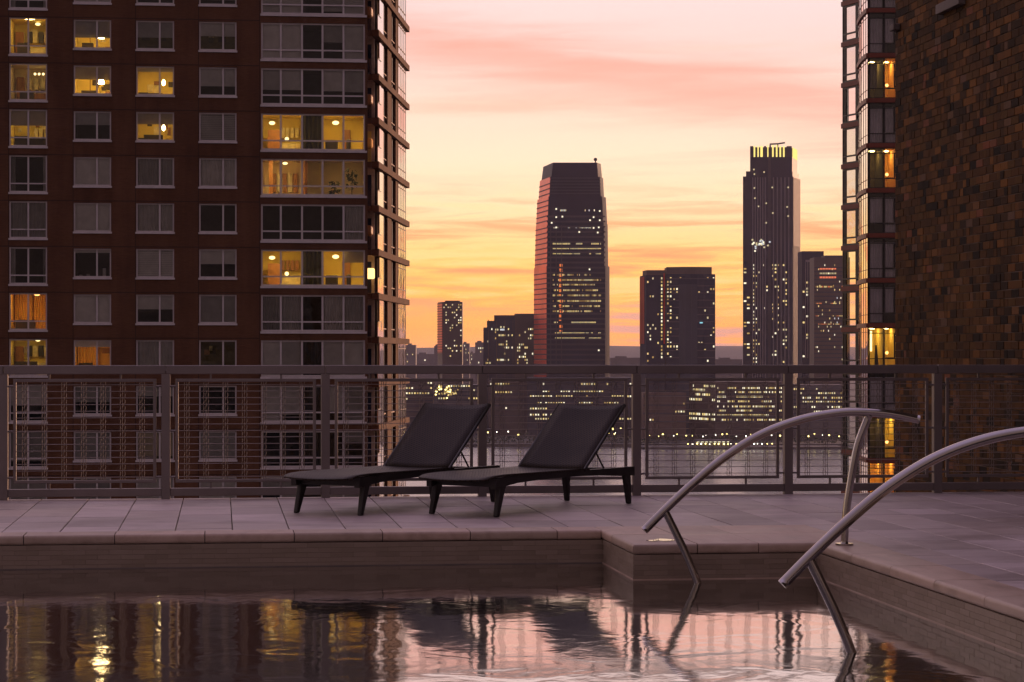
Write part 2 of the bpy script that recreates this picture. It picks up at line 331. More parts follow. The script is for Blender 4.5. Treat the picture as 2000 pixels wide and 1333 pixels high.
# ------------------------------------------------------------------ building helpers
class Frame:
    """a local set of axes: local (x, y, z) -> world"""
    def __init__(s, o, ang=0.0):
        s.o = Vector(o); s.ex = Vector((math.cos(ang), math.sin(ang), 0)); s.ey = Vector((-math.sin(ang), math.cos(ang), 0)); s.ez = Vector((0, 0, 1)); s.ang = ang
    def p(s, x, y, z): return s.o + s.ex * x + s.ey * y + s.ez * z
    def mat(s, x, y, z, sc=(1, 1, 1)):
        return Matrix.Translation(s.p(x, y, z)) @ Matrix.Rotation(s.ang, 4, 'Z') @ Matrix.Diagonal((sc[0], sc[1], sc[2], 1))
WORLD = Frame((0, 0, 0))
TER = Frame((0, 0, 0), R(7.2))                     # the terrace: x along the railing, y away from the eye
class MB:
    def __init__(s): s.v = []; s.f = []; s.tone = []
    def face(s, *pts):
        n = len(s.v); s.v += [tuple(p) for p in pts]; s.f.append(tuple(range(n, n + len(pts)))); return s
    def hexa(s, P):
        n = len(s.v); s.v += [tuple(p) for p in P]
        for q_ in ((0, 3, 2, 1), (4, 5, 6, 7), (0, 1, 5, 4), (1, 2, 6, 5), (2, 3, 7, 6), (3, 0, 4, 7)): s.f.append(tuple(n + i for i in q_))
        return s
    def box(s, F, x0, x1, y0, y1, z0, z1):
        return s.hexa([F.p(x0, y0, z0), F.p(x1, y0, z0), F.p(x1, y1, z0), F.p(x0, y1, z0), F.p(x0, y0, z1), F.p(x1, y0, z1), F.p(x1, y1, z1), F.p(x0, y1, z1)])
    def prism(s, pts, z0, z1, pts2=None):
        """footprint (counter-clockwise xy list) extruded from z0 to z1, optionally to another footprint"""
        k = len(pts); n = len(s.v); pts2 = pts2 or pts
        s.v += [(p[0], p[1], z0) for p in pts] + [(p[0], p[1], z1) for p in pts2]
        s.f.append(tuple(n + i for i in reversed(range(k)))); s.f.append(tuple(n + k + i for i in range(k)))
        for i in range(k):
            j = (i + 1) % k; s.f.append((n + i, n + j, n + k + j, n + k + i))
        return s
    def tube(s, path, r, seg=14, cap=True, r1=None):
        path = [Vector(p) for p in path]; rings = []
        up = Vector((0.31, 0.17, 0.93)).normalized()
        for i, p in enumerate(path):
            d = (path[min(i + 1, len(path) - 1)] - path[max(i - 1, 0)]).normalized()
            a = d.cross(up).normalized(); b = d.cross(a).normalized()
            rr_ = r if r1 is None else r + (r1 - r) * i / (len(path) - 1)
            n = len(s.v)
            for k in range(seg):
                t_ = 2 * math.pi * k / seg; s.v.append(tuple(p + a * math.cos(t_) * rr_ + b * math.sin(t_) * rr_))
            rings.append(n)
        for a_, b_ in zip(rings, rings[1:]):
            for k in range(seg): s.f.append((a_ + k, a_ + (k + 1) % seg, b_ + (k + 1) % seg, b_ + k))
        if cap:
            s.f.append(tuple(rings[0] + k for k in range(seg))); s.f.append(tuple(rings[-1] + k for k in reversed(range(seg))))
        return s
    def ball(s, c, r, seg=10, rings=6, sz=1.0):
        n = len(s.v); c = Vector(c)
        for i in range(rings + 1):
            ph = math.pi * i / rings
            for k in range(seg):
                t_ = 2 * math.pi * k / seg; s.v.append((c.x + r * math.sin(ph) * math.cos(t_), c.y + r * math.sin(ph) * math.sin(t_), c.z + sz * r * math.cos(ph)))
        for i in range(rings):
            for k in range(seg):
                a_ = n + i * seg + k; b_ = n + i * seg + (k + 1) % seg; s.f.append((a_, a_ + seg, b_ + seg, b_))
        return s
    def mesh(s, name, smooth=False):
        me = bpy.data.meshes.new(name); me.from_pydata(s.v, [], s.f)
        if smooth: me.shade_smooth()
        return me
    def build(s, name, material, parent=None, bevel=0.0, smooth=False, seg=2):
        me = s.mesh(name, smooth); me.materials.append(MATS[material])
        o = link(name, me, parent)
        if bevel:
            b = o.modifiers.new('bevel', 'BEVEL'); b.width = bevel; b.segments = seg; b.limit_method = 'ANGLE'; b.angle_limit = R(40)
        return o
def link(name, me, parent=None, mw=None):
    o = bpy.data.objects.new(name, me); COL.objects.link(o)
    if mw is not None: o.matrix_basis = mw
    if parent is not None:
        o.parent = parent; o.matrix_parent_inverse = world_of(parent).inverted()
    return o
def world_of(o):
    m_ = o.matrix_basis.copy()
    if o.parent is not None: m_ = world_of(o.parent) @ o.matrix_parent_inverse @ m_
    return m_
def tag(o, label=None, cat=None, group=None, kind=None):
    for k_, v_ in (('label', label), ('category', cat), ('group', group), ('kind', kind)):
        if v_: o[k_] = v_
    return o
def thing(name, loc, label, cat, group=None, rz=0.0):
    o = bpy.data.objects.new(name, None); COL.objects.link(o); o.empty_display_size = 0.2
    o.matrix_basis = Matrix.Translation(Vector(loc)) @ Matrix.Rotation(rz, 4, 'Z')
    return tag(o, label, cat, group)
def unit_box(name, material, bev=0.0, origin=(0, 0, 0)):
    """box of size 1 (0..1 each way) with optional chamfer, shared by copies"""
    import bmesh
    bm = bmesh.new(); bmesh.ops.create_cube(bm, size=1.0)
    for v_ in bm.verts: v_.co += Vector((.5, .5, .5)) - Vector(origin)
    me = bpy.data.meshes.new(name); bm.to_mesh(me); bm.free(); me.materials.append(MATS[material]); return me
def cham_box(name, material, sx, sy, sz, c, seg=1):
    """box sx*sy*sz from the origin with chamfered edges of c metres"""
    import bmesh
    bm = bmesh.new(); bmesh.ops.create_cube(bm, size=1.0)
    for v_ in bm.verts: v_.co = Vector(((v_.co.x + .5) * sx, (v_.co.y + .5) * sy, (v_.co.z + .5) * sz))
    bmesh.ops.bevel(bm, geom=bm.edges[:], offset=c, segments=seg, affect='EDGES', profile=0.6)
    me = bpy.data.meshes.new(name); bm.to_mesh(me); bm.free(); me.materials.append(MATS[material]); return me
def at(u, v, Z):
    """photo pixel at distance Z in metres -> world point"""
    return Vector(((u - UC) / FPX * Z, Z, HC - (v - VH) / FPX * Z))
def ux(u, Z): return (u - UC) / FPX * Z
def hz(v, Z): return HC - (v - VH) / FPX * Z
def spline(pts, k=8):
    """Catmull-Rom through points"""
    P = [Vector(p) for p in pts]; P = [P[0] * 2 - P[1]] + P + [P[-1] * 2 - P[-2]]; out_ = []
    for i in range(1, len(P) - 2):
        a, b, c_, d = P[i - 1:i + 3]
        for j in range(k):
            t_ = j / k
            out_.append(0.5 * ((2 * b) + (c_ - a) * t_ + (2 * a - 5 * b + 4 * c_ - d) * t_ ** 2 + (3 * b - a - 3 * c_ + d) * t_ ** 3))
    return out_ + [P[-2]]

# ================================================================== TERRACE
WATER = -0.22; B_RAIL = 19.0; B1, B2, A1, A2 = 15.28, 14.10, 2.545, 3.71; A_L = -6.0; A_R = 7.2; B_N = 4.0
# bed under the paving: solid slabs round the pool
deck = MB()
deck.box(TER, A_L - 6, A1 + .02, B1 + .02, 19.10, -.45, -.035)
deck.box(TER, A1 + .02, A2 + .02, B2 + .02, 19.10, -.45, -.035)
deck.box(TER, A2 + .02, A_R, B_N - 10, 19.10, -.45, -.035)
deck_o = tag(deck.build('deck', 'deck_bed'), kind='structure')
rnd = random.Random(3)
# paving slabs, laid in courses running away from the eye
pav_cache = {}
def paver(x0, x1, y0, y1):
    g_ = 0.007
    key = (round(x1 - x0, 3), round(y1 - y0, 3))
    if key not in pav_cache: pav_cache[key] = cham_box('paver', 'paving_stone', key[0] - g_, key[1] - g_, .034, .003)
    link('paver', pav_cache[key], deck_o, TER.mat(x0 + g_ / 2, y0 + g_ / 2, -.034 + rnd.uniform(-.0012, .0012)))
CW = 0.30                                        # width of the coping stones
W0, WS = -0.304, 0.381
for k in range(-13, 20):
    x0 = W0 + k * WS; x1 = x0 + WS
    if x1 > A_R: break
    if x0 < -3.9: continue
    spans = []
    if x1 <= A1 + CW - .02: spans = [(x0, x1, B1 + CW, 19.08)]
    elif x0 < A1 + CW: spans = [(x0, x1, B1 + CW, 19.08)]
    elif x1 <= A2 + CW + .06: spans = [(x0, x1, B1 + CW, 19.08)]
    elif x0 < A2 + CW: spans = [(x0, x1, B1 + CW, 19.08), (A2 + CW, x1, 9.2, B1 + CW)]
    else: spans = [(x0, x1, 9.2, 19.08)]
    for (p0, p1, q0, q1) in spans:
        y = q1 + rnd.uniform(0, .5); first = True
        while y > q0 + .02:
            L_ = rnd.choice((.61, .762, .762, .914))
            ya = max(q0, y - L_); yb = min(y, q1)
            if ya - q0 < .16: ya = q0
            if yb - ya > .05: paver(p0, p1, round(ya, 3), round(yb, 3))
            y = ya
# coping: separate stones with a rounded nose over the water
cop = MB(); cop.box(TER, A_L - 6, A1 - .01, B1 + .03, B1 + CW, -.20, -.062); cop.box(TER, A1 + .03, A2 - .01, B2 + .03, B1 + CW - .01, -.20, -.062); cop.box(TER, A2 + .03, A2 + CW, B_N - 8, B1 + CW - .012, -.20, -.062)
cop_o = tag(cop.build('pool_coping', 'deck_bed'), kind='structure')
def coping_stone(x0, x1, y0, y1, noses):
    """one stone; noses = set of sides ('S','W') that get a bullnose"""
    import bmesh
    g_ = .006; sx, sy, sz = x1 - x0 - g_, y1 - y0 - g_, .062
    bm = bmesh.new(); bmesh.ops.create_cube(bm, size=1.0)
    for v_ in bm.verts: v_.co = Vector(((v_.co.x + .5) * sx, (v_.co.y + .5) * sy, (v_.co.z + .5) * sz))
    big = []
    for e in bm.edges:
        a, b = e.verts[0].co, e.verts[1].co
        if 'S' in noses and a.y < 1e-4 and b.y < 1e-4 and abs(a.z - b.z) < 1e-4: big.append(e)
        if 'W' in noses and a.x < 1e-4 and b.x < 1e-4 and abs(a.z - b.z) < 1e-4: big.append(e)
    if big: bmesh.ops.bevel(bm, geom=big, offset=.020, segments=4, affect='EDGES', profile=.5)
    me = bpy.data.meshes.new('coping_stone'); bm.to_mesh(me); bm.free(); me.materials.append(MATS['coping_stone']); me.shade_smooth()
    o = link('coping_stone', me, cop_o, TER.mat(x0 + g_ / 2, y0 + g_ / 2, -.0605 + rnd.uniform(-.001, .001)))
    md = o.modifiers.new('edges', 'EDGE_SPLIT'); md.split_angle = R(35)
x = -4.2
while x < A1 - .05:
    x1 = min(A1 - .012, x + .585)
    if A1 - x1 < .2: x1 = A1 - .012
    coping_stone(x, x1, B1 - .010, B1 + CW, {'S'}); x = x1
# the jog: big slabs between the two far edges
xs = [A1 - .012, A1 + .40, A1 + .79, A2 + CW]
for i, (a_, b_) in enumerate(zip(xs, xs[1:])):
    coping_stone(a_, b_, B2 - .010, B2 + .78, {'S', 'W'} if i == 0 else {'S'} if b_ < A2 else {'S'})
    coping_stone(a_, b_, B2 + .78, B1 + CW, {'W'} if i == 0 else set())
y = B2 - .010
while y > 7.0:
    coping_stone(A2 - .010, A2 + CW, y - .80, y, {'W'}); y -= .80
# pool shell
shell = MB()
shell.box(TER, A_L - 6, A2, B_N - 10, B1, -1.45, -1.25)
tag(shell.build('pool_floor', 'pool_plaster'), kind='structure')
def pool_wall(nm, box, face):
    o = tag(MB().box(TER, *box).build(nm, 'grout'), kind='structure')
    return o
wl_far = pool_wall('pool_wall_far', (A_L - 6, A1, B1, B1 + .02, -1.25, -.0635), None)
wl_jog = pool_wall('pool_wall_jog', (A1, A1 + .02, B2, B1 + .02, -1.25, -.0635), None)
wl_mid = pool_wall('pool_wall_middle', (A1 + .02, A2, B2, B2 + .02, -1.25, -.0635), None)
wl_rt = pool_wall('pool_wall_right', (A2, A2 + .02, B_N - 10, B2 + .02, -1.25, -.0635), None)
TH, TL = .0317, .152
tile_m = cham_box('tile', 'pool_tile', TL - .002, .006, TH - .002, .0006)
tile_x = cham_box('tile', 'pool_tile', .006, TL - .002, TH - .002, .0006)
for r_ in range(5):
    z0 = -.064 - (r_ + 1) * TH; off = (r_ % 2) * TL / 2
    x = A1 - off
    while x > -3.75:
        x -= TL; link('tile', tile_m, wl_far, TER.mat(x, B1 - .0025 + rnd.uniform(-.0005, .0005), z0))
    y = B1 - .006 - off * .5
    while y > B2 + .01:
        l_ = min(TL, y - B2); y -= l_; link('tile', tile_x, wl_jog, TER.mat(A1 - .0025 + rnd.uniform(-.0005, .0005), y, z0, (1, l_ / TL, 1)))
    x = A2 - off * .5
    while x > A1 - .004:
        l_ = min(TL, x - A1 + .006); x -= l_; link('tile', tile_m, wl_mid, TER.mat(x, B2 - .0025 + rnd.uniform(-.0005, .0005), z0, (l_ / TL, 1, 1)))
    y = B2 - .006 - off
    while y > 8.4: y -= TL; link('tile', tile_x, wl_rt, TER.mat(A2 - .0025 + rnd.uniform(-.0005, .0005), y, z0))
for par_, bx_ in ((wl_far, (-5, A1 - .004, B1 - .0045, B1 + .001)), (wl_mid, (A1 - .004, A2 - .004, B2 - .0045, B2 + .001)), (wl_jog, (A1 - .0045, A1 + .001, B2 - .004, B1 - .004)), (wl_rt, (A2 - .0045, A2 + .001, 4.0, B2 - .004))):
    MB().box(TER, *bx_, WATER - .004, WATER + .006).build('waterline_mark', 'cap_stone' if par_ is wl_far else 'coping_stone', par_)
steps = MB(); 
for i, (xa, zt) in enumerate(((3.20, -.272), (2.82, -.42), (2.44, -.57), (2.06, -.72))):
    steps.box(TER, xa, A2 - .002 if i == 0 else (3.20, 2.82, 2.44)[i - 1] - .002, B_N - 10, B2 - .004 if xa > A1 else B2 - .004, -1.25, zt)
tag(steps.build('pool_steps', 'step_stone', bevel=.012), kind='structure')
wat = MB(); wat.face(TER.p(A_L - 6, B_N - 10, WATER), TER.p(A2 + .003, B_N - 10, WATER), TER.p(A2 + .003, B2 + .003, WATER), TER.p(A1 + .003, B2 + .003, WATER), TER.p(A1 + .003, B1 + .003, WATER), TER.p(A_L - 6, B1 + .003, WATER))
tag(wat.build('pool_water', 'pool_water'), kind='structure')

# small puddles left on the corner slab
pud = thing('puddle', TER.p(2.66, 14.5, .0), 'small bright puddle on the coping corner below the further handrail', 'puddle')
rp_ = random.Random(4)
for (ca, cb, ra, rb) in ((2.80, 14.40, .085, .10), (2.71, 14.36, .035, .06)):
    pts_p = [TER.p(ca + ra * math.cos(t_) * rp_.uniform(.55, 1.15), cb + rb * math.sin(t_) * rp_.uniform(.55, 1.15), .0035) for t_ in [2 * math.pi * i / 11 for i in range(11)]]
    MB().prism([tuple(p_[:2]) for p_ in pts_p], .0005, .0040).build('water_film', 'wet_film', pud)

# ------------------------------------------------------------------ railing
rail = thing('terrace_railing', TER.p(0, B_RAIL, 0), 'long grey metal railing with woven wire panels along the terrace edge', 'railing', rz=TER.ang)
a_post = [-1.62 + 1.312 * k for k in range(-1, 8)]
def post_a(u, b=B_RAIL):
    k = (u - UC) / FPX; c_, s_ = math.cos(TER.ang), math.sin(TER.ang)
    Y = b / (c_ - k * s_); return k * Y * c_ + Y * s_
meas = [post_a(u) for u in (7, 326, 638, 944, 1245, 1539, 1830)]
sp = (meas[-1] - meas[0]) / 6
a_post = [meas[0] + sp * k for k in range(-1, 9)]
PW = .070
top = MB(); 
for a_, b_ in zip(a_post, a_post[1:]):
    MB().box(TER, a_ + .002, b_ - .002, B_RAIL - .035, B_RAIL + .035, 1.018, 1.090).build('top_rail', 'railing_paint', rail, bevel=.006)
    MB().box(TER, a_ + PW / 2 + .001, b_ - PW / 2 - .001, B_RAIL - .028, B_RAIL + .028, .024, .088).build('bottom_rail', 'railing_paint', rail, bevel=.004)
post_me = MB().box(Frame((0, 0, 0)), -PW / 2, PW / 2, -PW / 2, PW / 2, 0, 1.0165).mesh('post'); post_me.materials.append(MATS['railing_paint'])
wire_h = MB().tube([(0, 0, 0), (.5, 0, 0), (1, 0, 0)], 1.0, 6).mesh('wire')
# crimped upright wire: wavy, one wave for every second cross wire
WR = .0029; FH0, FH1 = .133, .980; inner = FH1 - FH0 - .05
pts_ = [(0, .0035 * math.sin(math.pi * (i / 3.0)), inner * i / 90) for i in range(91)]
crimp = MB().tube([(p[0] + .0020 * math.cos(math.pi * i / 3.0), p[1], p[2]) for i, p in enumerate(pts_)], WR * .95, 5).mesh('wire'); crimp.materials.append(MATS['wire_shaded'])
crimp2 = MB().tube([(p[0] - .0020 * math.cos(math.pi * i / 3.0), -p[1], p[2]) for i, p in enumerate(pts_)], WR * .95, 5).mesh('wire'); crimp2.materials.append(MATS['wire_shaded'])
flat_w = sp - PW - .084 - .05
hw = MB().tube([(flat_w * i / 40, .0015 * math.sin(i * math.pi / 2.5), 0) for i in range(41)], WR, 5).mesh('wire'); hw.materials.append(MATS['wire_metal'])
for a_ in a_post: link('post', post_me, rail, TER.mat(a_, B_RAIL, 0))
for a_, b_ in list(zip(a_post, a_post[1:])):
    x0, x1 = a_ + PW / 2 + .042, b_ - PW / 2 - .042; yb = B_RAIL
    fr_ = MB(); t_ = .025
    fr_.box(TER, x0, x1, yb - .0125, yb + .0125, FH1 - t_, FH1); fr_.box(TER, x0, x1, yb - .0125, yb + .0125, FH0, FH0 + t_)
    fr_.box(TER, x0, x0 + t_, yb - .0125, yb + .0125, FH0 + t_, FH1 - t_); fr_.box(TER, x1 - t_, x1, yb - .0125, yb + .0125, FH0 + t_, FH1 - t_)
    pf = fr_.build('panel_frame', 'railing_paint', rail, bevel=.003)
    for h_ in (.18, .555, .92):
        MB().tube([TER.p(a_ + PW / 2, yb, h_), TER.p(x0, yb, h_)], .008, 8).build('bracket', 'railing_paint', pf)
        MB().tube([TER.p(b_ - PW / 2, yb, h_), TER.p(x1, yb, h_)], .008, 8).build('bracket', 'railing_paint', pf)
    for fx in (.25, .75):
        xm = x0 + (x1 - x0) * fx
        MB().box(TER, xm - .008, xm + .008, yb - .008, yb + .008, FH1, 1.018).build('bracket', 'railing_paint', pf)
        MB().box(TER, xm - .008, xm + .008, yb - .008, yb + .008, .088, FH0).build('bracket', 'railing_paint', pf)
    for i in range(15): link('wire', hw, pf, TER.mat(x0 + t_, yb, FH0 + t_ + .022 + i * .0537))
    n_g = 7; step_ = (x1 - x0 - 2 * t_) / n_g
    for gidx in range(n_g):
        xc = x0 + t_ + step_ * (gidx + .42)
        for j in (-1, 0, 1): link('wire', crimp if j else crimp2, pf, TER.mat(xc + j * .0185, yb, FH0 + t_))

# ------------------------------------------------------------------ pool handrails
RAIL = [(2.566, .104), (2.70, .235), (2.87, .39), (3.07, .552), (3.30, .69), (3.55, .780), (3.80, .822), (4.00, .822), (4.15, .806), (4.298, .777)]
LEG1 = [(2.69, .235), (2.76, .095), (2.83, -.049), (2.90, -.222), (2.955, -.418)]
LEG2 = [(3.978, .803), (3.907, .62), (3.858, .367), (3.832, .177), (3.822, .004)]
def handrail(b, da, label):
    h = thing('pool_handrail', TER.p(3.82 + da, b, 0), label, 'handrail', 'curved pool handrails', rz=TER.ang)
    L = lambda pts: [TER.p(p.x + da, b, p.y) for p in spline([(a_, h_, 0) for a_, h_ in pts], 7)]
    MB().tube(L(RAIL), .0262, 20).build('top_rail', 'brushed_steel', h, smooth=True)
    MB().tube(L(LEG1), .0235, 16).build('leg', 'brushed_steel', h, smooth=True)
    MB().tube(L(LEG2), .0235, 16).build('leg', 'brushed_steel', h, smooth=True)
    fl = MB(); c0 = TER.p(3.822 + da, b, .001); fl.tube([c0, c0 + Vector((0, 0, .010)), c0 + Vector((0, 0, .014))], .056, 24); fl.build('flange', 'brushed_steel', h)
for o_ in ():
    pass
handrail(13.87, 0.0, 'curved steel pool handrail further away, whole arch visible against the railing')
handrail(10.56, .045, 'nearest curved steel pool handrail, cut off by the right edge')

# ------------------------------------------------------------------ loungers
def lounger(foot, head, label):
    foot = Vector(foot + (0,)); head = Vector(head + (0,)); ax = (head - foot).normalized(); ang = math.atan2(ax.y, ax.x)
    F = Frame(foot, ang)          # x from foot to head, y to the far (left) side, z up
    t_ = thing('sun_lounger', foot + ax * .9, label, 'sun lounger', 'dark woven sun loungers', rz=ang)
    Wd = .31
    # two long side rails, thicker in the middle and arched underneath
    for sgn in (-1, 1):
        sr = MB(); N_ = 20; 
        for i in range(N_):
            s0, s1 = -.04 + 1.93 * i / N_, -.04 + 1.93 * (i + 1) / N_
            def prof(s_):
                e_ = abs((s_ - .92) / .96); topz = .292 - .012 * max(0, .25 - s_) * 4; return topz - .042 - .030 * e_ ** 2.2, topz
            b0, t0 = prof(s0); b1, t1 = prof(s1); ya, yb2 = sorted((sgn * Wd, sgn * (Wd - .045)))
            P = [F.p(s0, ya, b0), F.p(s1, ya, b1), F.p(s1, yb2, b1), F.p(s0, yb2, b0), F.p(s0, ya, t0), F.p(s1, ya, t1), F.p(s1, yb2, t1), F.p(s0, yb2, t0)]
            sr.hexa(P)
        sr.build('side_rail', 'lounger_frame', t_)
    for s_ in (.02, 1.82):
        MB().box(F, s_, s_ + .05, -Wd + .045, Wd - .045, .215, .275).build('cross_rail', 'lounger_frame', t_, bevel=.006)
    # seat: woven sheet with a rolled, drooping foot end
    st = MB(); prof = [(-.130, .272), (-.115, .279), (-.09, .286), (-.02, .295), (.15, .300), (.45, .299), (.8, .298), (1.22, .299)]
    prof = [(p.x, p.y) for p in spline([(a_, b_, 0) for a_, b_ in prof], 3)]
    n_w = 8
    for k in range(len(prof)):
        for j in range(n_w + 1):
            y_ = -Wd - .004 + (2 * Wd + .008) * j / n_w; e_ = abs(2 * j / n_w - 1)
            bow = .05 * (1 - e_ ** 2) if prof[k][0] < .0 else .0          # bowed foot edge
            st.v.append(tuple(F.p(prof[k][0] - bow * max(0, 1 - (prof[k][0] + .125) / .125), y_, prof[k][1] - .010 * (1 - e_ ** 2))))
    for k in range(len(prof) - 1):
        for j in range(n_w):
            a_ = k * (n_w + 1) + j; st.f.append((a_, a_ + 1, a_ + n_w + 2, a_ + n_w + 1))
    so = st.build('seat', 'wicker', t_, smooth=True); md = so.modifiers.new('thick', 'SOLIDIFY'); md.thickness = .014; md.offset = 0
    # backrest: woven panel in a slim frame
    s0, h0, s1, h1 = 1.165, .300, 1.735, .772; L_ = math.hypot(s1 - s0, h1 - h0); cs, sn = (s1 - s0) / L_, (h1 - h0) / L_
    br = MB(); n_l = 14
    for k in range(n_l + 1):
        l_ = L_ * k / n_l
        for j in range(n_w + 1):
            y_ = -Wd + .012 + (2 * Wd - .024) * j / n_w; e_ = abs(2 * j / n_w - 1)
            sag = .014 * (1 - e_ ** 2) ; tip = .016 * e_ ** 2 * (k / n_l) ** 4
            br.v.append(tuple(F.p(s0 + cs * (l_ + tip) + sn * sag, y_, h0 + sn * (l_ + tip) - cs * sag)))
    for k in range(n_l):
        for j in range(n_w):
            a_ = k * (n_w + 1) + j; br.f.append((a_, a_ + 1, a_ + n_w + 2, a_ + n_w + 1))
    bo = br.build('backrest', 'wicker', t_, smooth=True); md = bo.modifiers.new('thick', 'SOLIDIFY'); md.thickness = .020; md.offset = 0
    for sgn in (-1, 1):
        MB().tube([F.p(s0 - .01, sgn * (Wd - .004), h0 - .008), F.p(s1 + cs * .018, sgn * (Wd - .004), h1 + sn * .018 - .004)], .0125, 8).build('back_frame', 'lounger_frame', bo, smooth=True)
    # props holding the backrest up
    for sgn in (-1, 1):
        MB().tube([F.p(s0 + cs * .26, sgn * (Wd - .05), h0 + sn * .26 - .012), F.p(s0 + cs * .26 + .17, sgn * (Wd - .05), .262)], .007, 8).build('prop', 'lounger_frame', t_)
    # tapered, splayed legs
    for sx, (s_top, s_bot) in (('f', (.075, -.0)), ('h', (1.80, 1.83))):
        for sgn in (-1, 1):
            w0, w1 = .034, .019; yt, yb2 = sgn * (Wd - .025), sgn * (Wd - .025 + .006)
            d_ = .040; lg = MB()
            P = [F.p(s_bot - w1, yb2 - w1, 0), F.p(s_bot + w1, yb2 - w1, 0), F.p(s_bot + w1, yb2 + w1, 0), F.p(s_bot - w1, yb2 + w1, 0),
                 F.p(s_top - d_, yt - w0 * .7, .245), F.p(s_top + d_, yt - w0 * .7, .245), F.p(s_top + d_, yt + w0 * .7, .245), F.p(s_top - d_, yt + w0 * .7, .245)]
            lg.hexa(P); lg.build('leg', 'lounger_frame', t_, bevel=.010, seg=3)
    return t_
lounger((-1.357, 17.00), (-.410, 18.53), 'dark woven sun lounger on the left, its backrest against the railing post')
lounger((-.354, 16.87), (.677, 18.37), 'dark woven sun lounger on the right, overlapping the foot of the other')
# ------------------------------------------------------------------ brick building beyond the railing on the right
A_W = 7.39; W_B0, W_B1 = 20.2, 24.72
wallT = thing('brick_building', TER.p(A_W + 2, 22.5, -70), 'dark mixed-brown brick wall rising beyond the railing at right', 'building', rz=TER.ang)
wb = MB(); wb.box(TER, A_W + .006, A_W + 6.0, W_B0 - 14, W_B1 - .004, -70, 9.5); wb.build('wall', 'brick_mortar', wallT)
CH, BL = .0813, .2035
brick_me = cham_box('brick', 'mixed_brick', .10, BL - .008, CH - .008, .003)
half_me = cham_box('brick', 'mixed_brick', .10, BL / 2 - .008, CH - .008, .003)
cells = []
z = -2.6; row = 0
while z < 5.4:
    y = W_B1 - (BL / 2 if row % 2 else 0); 
    if row % 2: cells.append((W_B1 - BL / 2, z, True))
    while y > W_B0:
        y -= BL
        if rnd.random() < .18: cells.append((y, z, True)); cells.append((y + BL / 2, z, True))
        else: cells.append((y, z, False))
    z += CH; row += 1
def seen(c_):
    p_ = TER.p(A_W, c_[0], c_[1]); u_ = UC + FPX * p_.x / p_.y; v_ = VH + FPX * (HC - p_.z) / p_.y
    return -10 < v_ < 975 and u_ < 2010
vis = sorted([c_ for c_ in cells if seen(c_)], key=lambda c_: (c_[2], TER.p(A_W, c_[0], c_[1]).y))
single = set(vis[:300]); rest = MB(); tones = []
for c_ in cells:
    dpth = rnd.uniform(-.003, .003)
    if c_ in single: link('brick', half_me if c_[2] else brick_me, wallT, TER.mat(A_W + dpth, c_[0] + .004, c_[1] + .004))
    else:
        n_ = len(rest.f); ln = (BL / 2 if c_[2] else BL)
        rest.box(TER, A_W + dpth, A_W + .10, c_[0] + .004, c_[0] + ln - .004, c_[1] + .004, c_[1] + CH - .004)
        tones += [rnd.random()] * (len(rest.f) - n_)
bo = rest.build('brickwork', 'mixed_brick', wallT); tag(bo, kind='stuff')
at_ = bo.data.attributes.new('tone', 'FLOAT', 'FACE'); at_.data.foreach_set('value', tones)
for (u0, v0, ln, ht) in ((1753, 48, .16, .07), (1862, 0, .75, .10)):
    k = (u0 - UC) / FPX; c_, s_ = math.cos(TER.ang), math.sin(TER.ang)
    b_ = (A_W * c_ - k * A_W * s_) / (k * c_ + s_)
    Zw = A_W * s_ + b_ * c_; zz = hz(v0, Zw)
    MB().box(TER, A_W - .07, A_W + .05, b_ - ln / 2, b_ + ln / 2, zz - ht, zz).build('cap_stone', 'cap_stone', wallT, bevel=.006)

# ================================================================== APARTMENT BLOCK on the left
AP_Z = 146.0; AP = Frame((ux(718, AP_Z), AP_Z, 0), R(6.5)); GROUND = -70.0
def t_of(u):
    k = (u - UC) / FPX; c_, s_ = math.cos(AP.ang), math.sin(AP.ang); return (k * AP.o.y - AP.o.x) / (c_ - k * s_)
apt = thing('apartment_building', AP.p(-14, 8, GROUND), 'tall brown brick apartment block with grid of windows, some lit yellow', 'building', rz=AP.ang)
FHT = 2.862; ZT0 = 22.03; DEP = .16
ROWS = range(-2, 11)
COLS = [(18, 92, .5, 'tall'), (144, 217, .62, 'std'), (266, 340, .62, 'std'), (389, 462, .64, 'std'), (510, 713, None, 'bay')]
def zt(k): return ZT0 - FHT * k
holes = []
for k in ROWS:
    for ci, (u0, u1, ml, kind) in enumerate(COLS):
        hgt = 1.80 if kind == 'std' else 2.30
        holes.append((k, ci, t_of(u0), t_of(u1), zt(k) - hgt + (.07 if kind == 'tall' else 0), zt(k) + (.07 if kind == 'tall' else 0)))
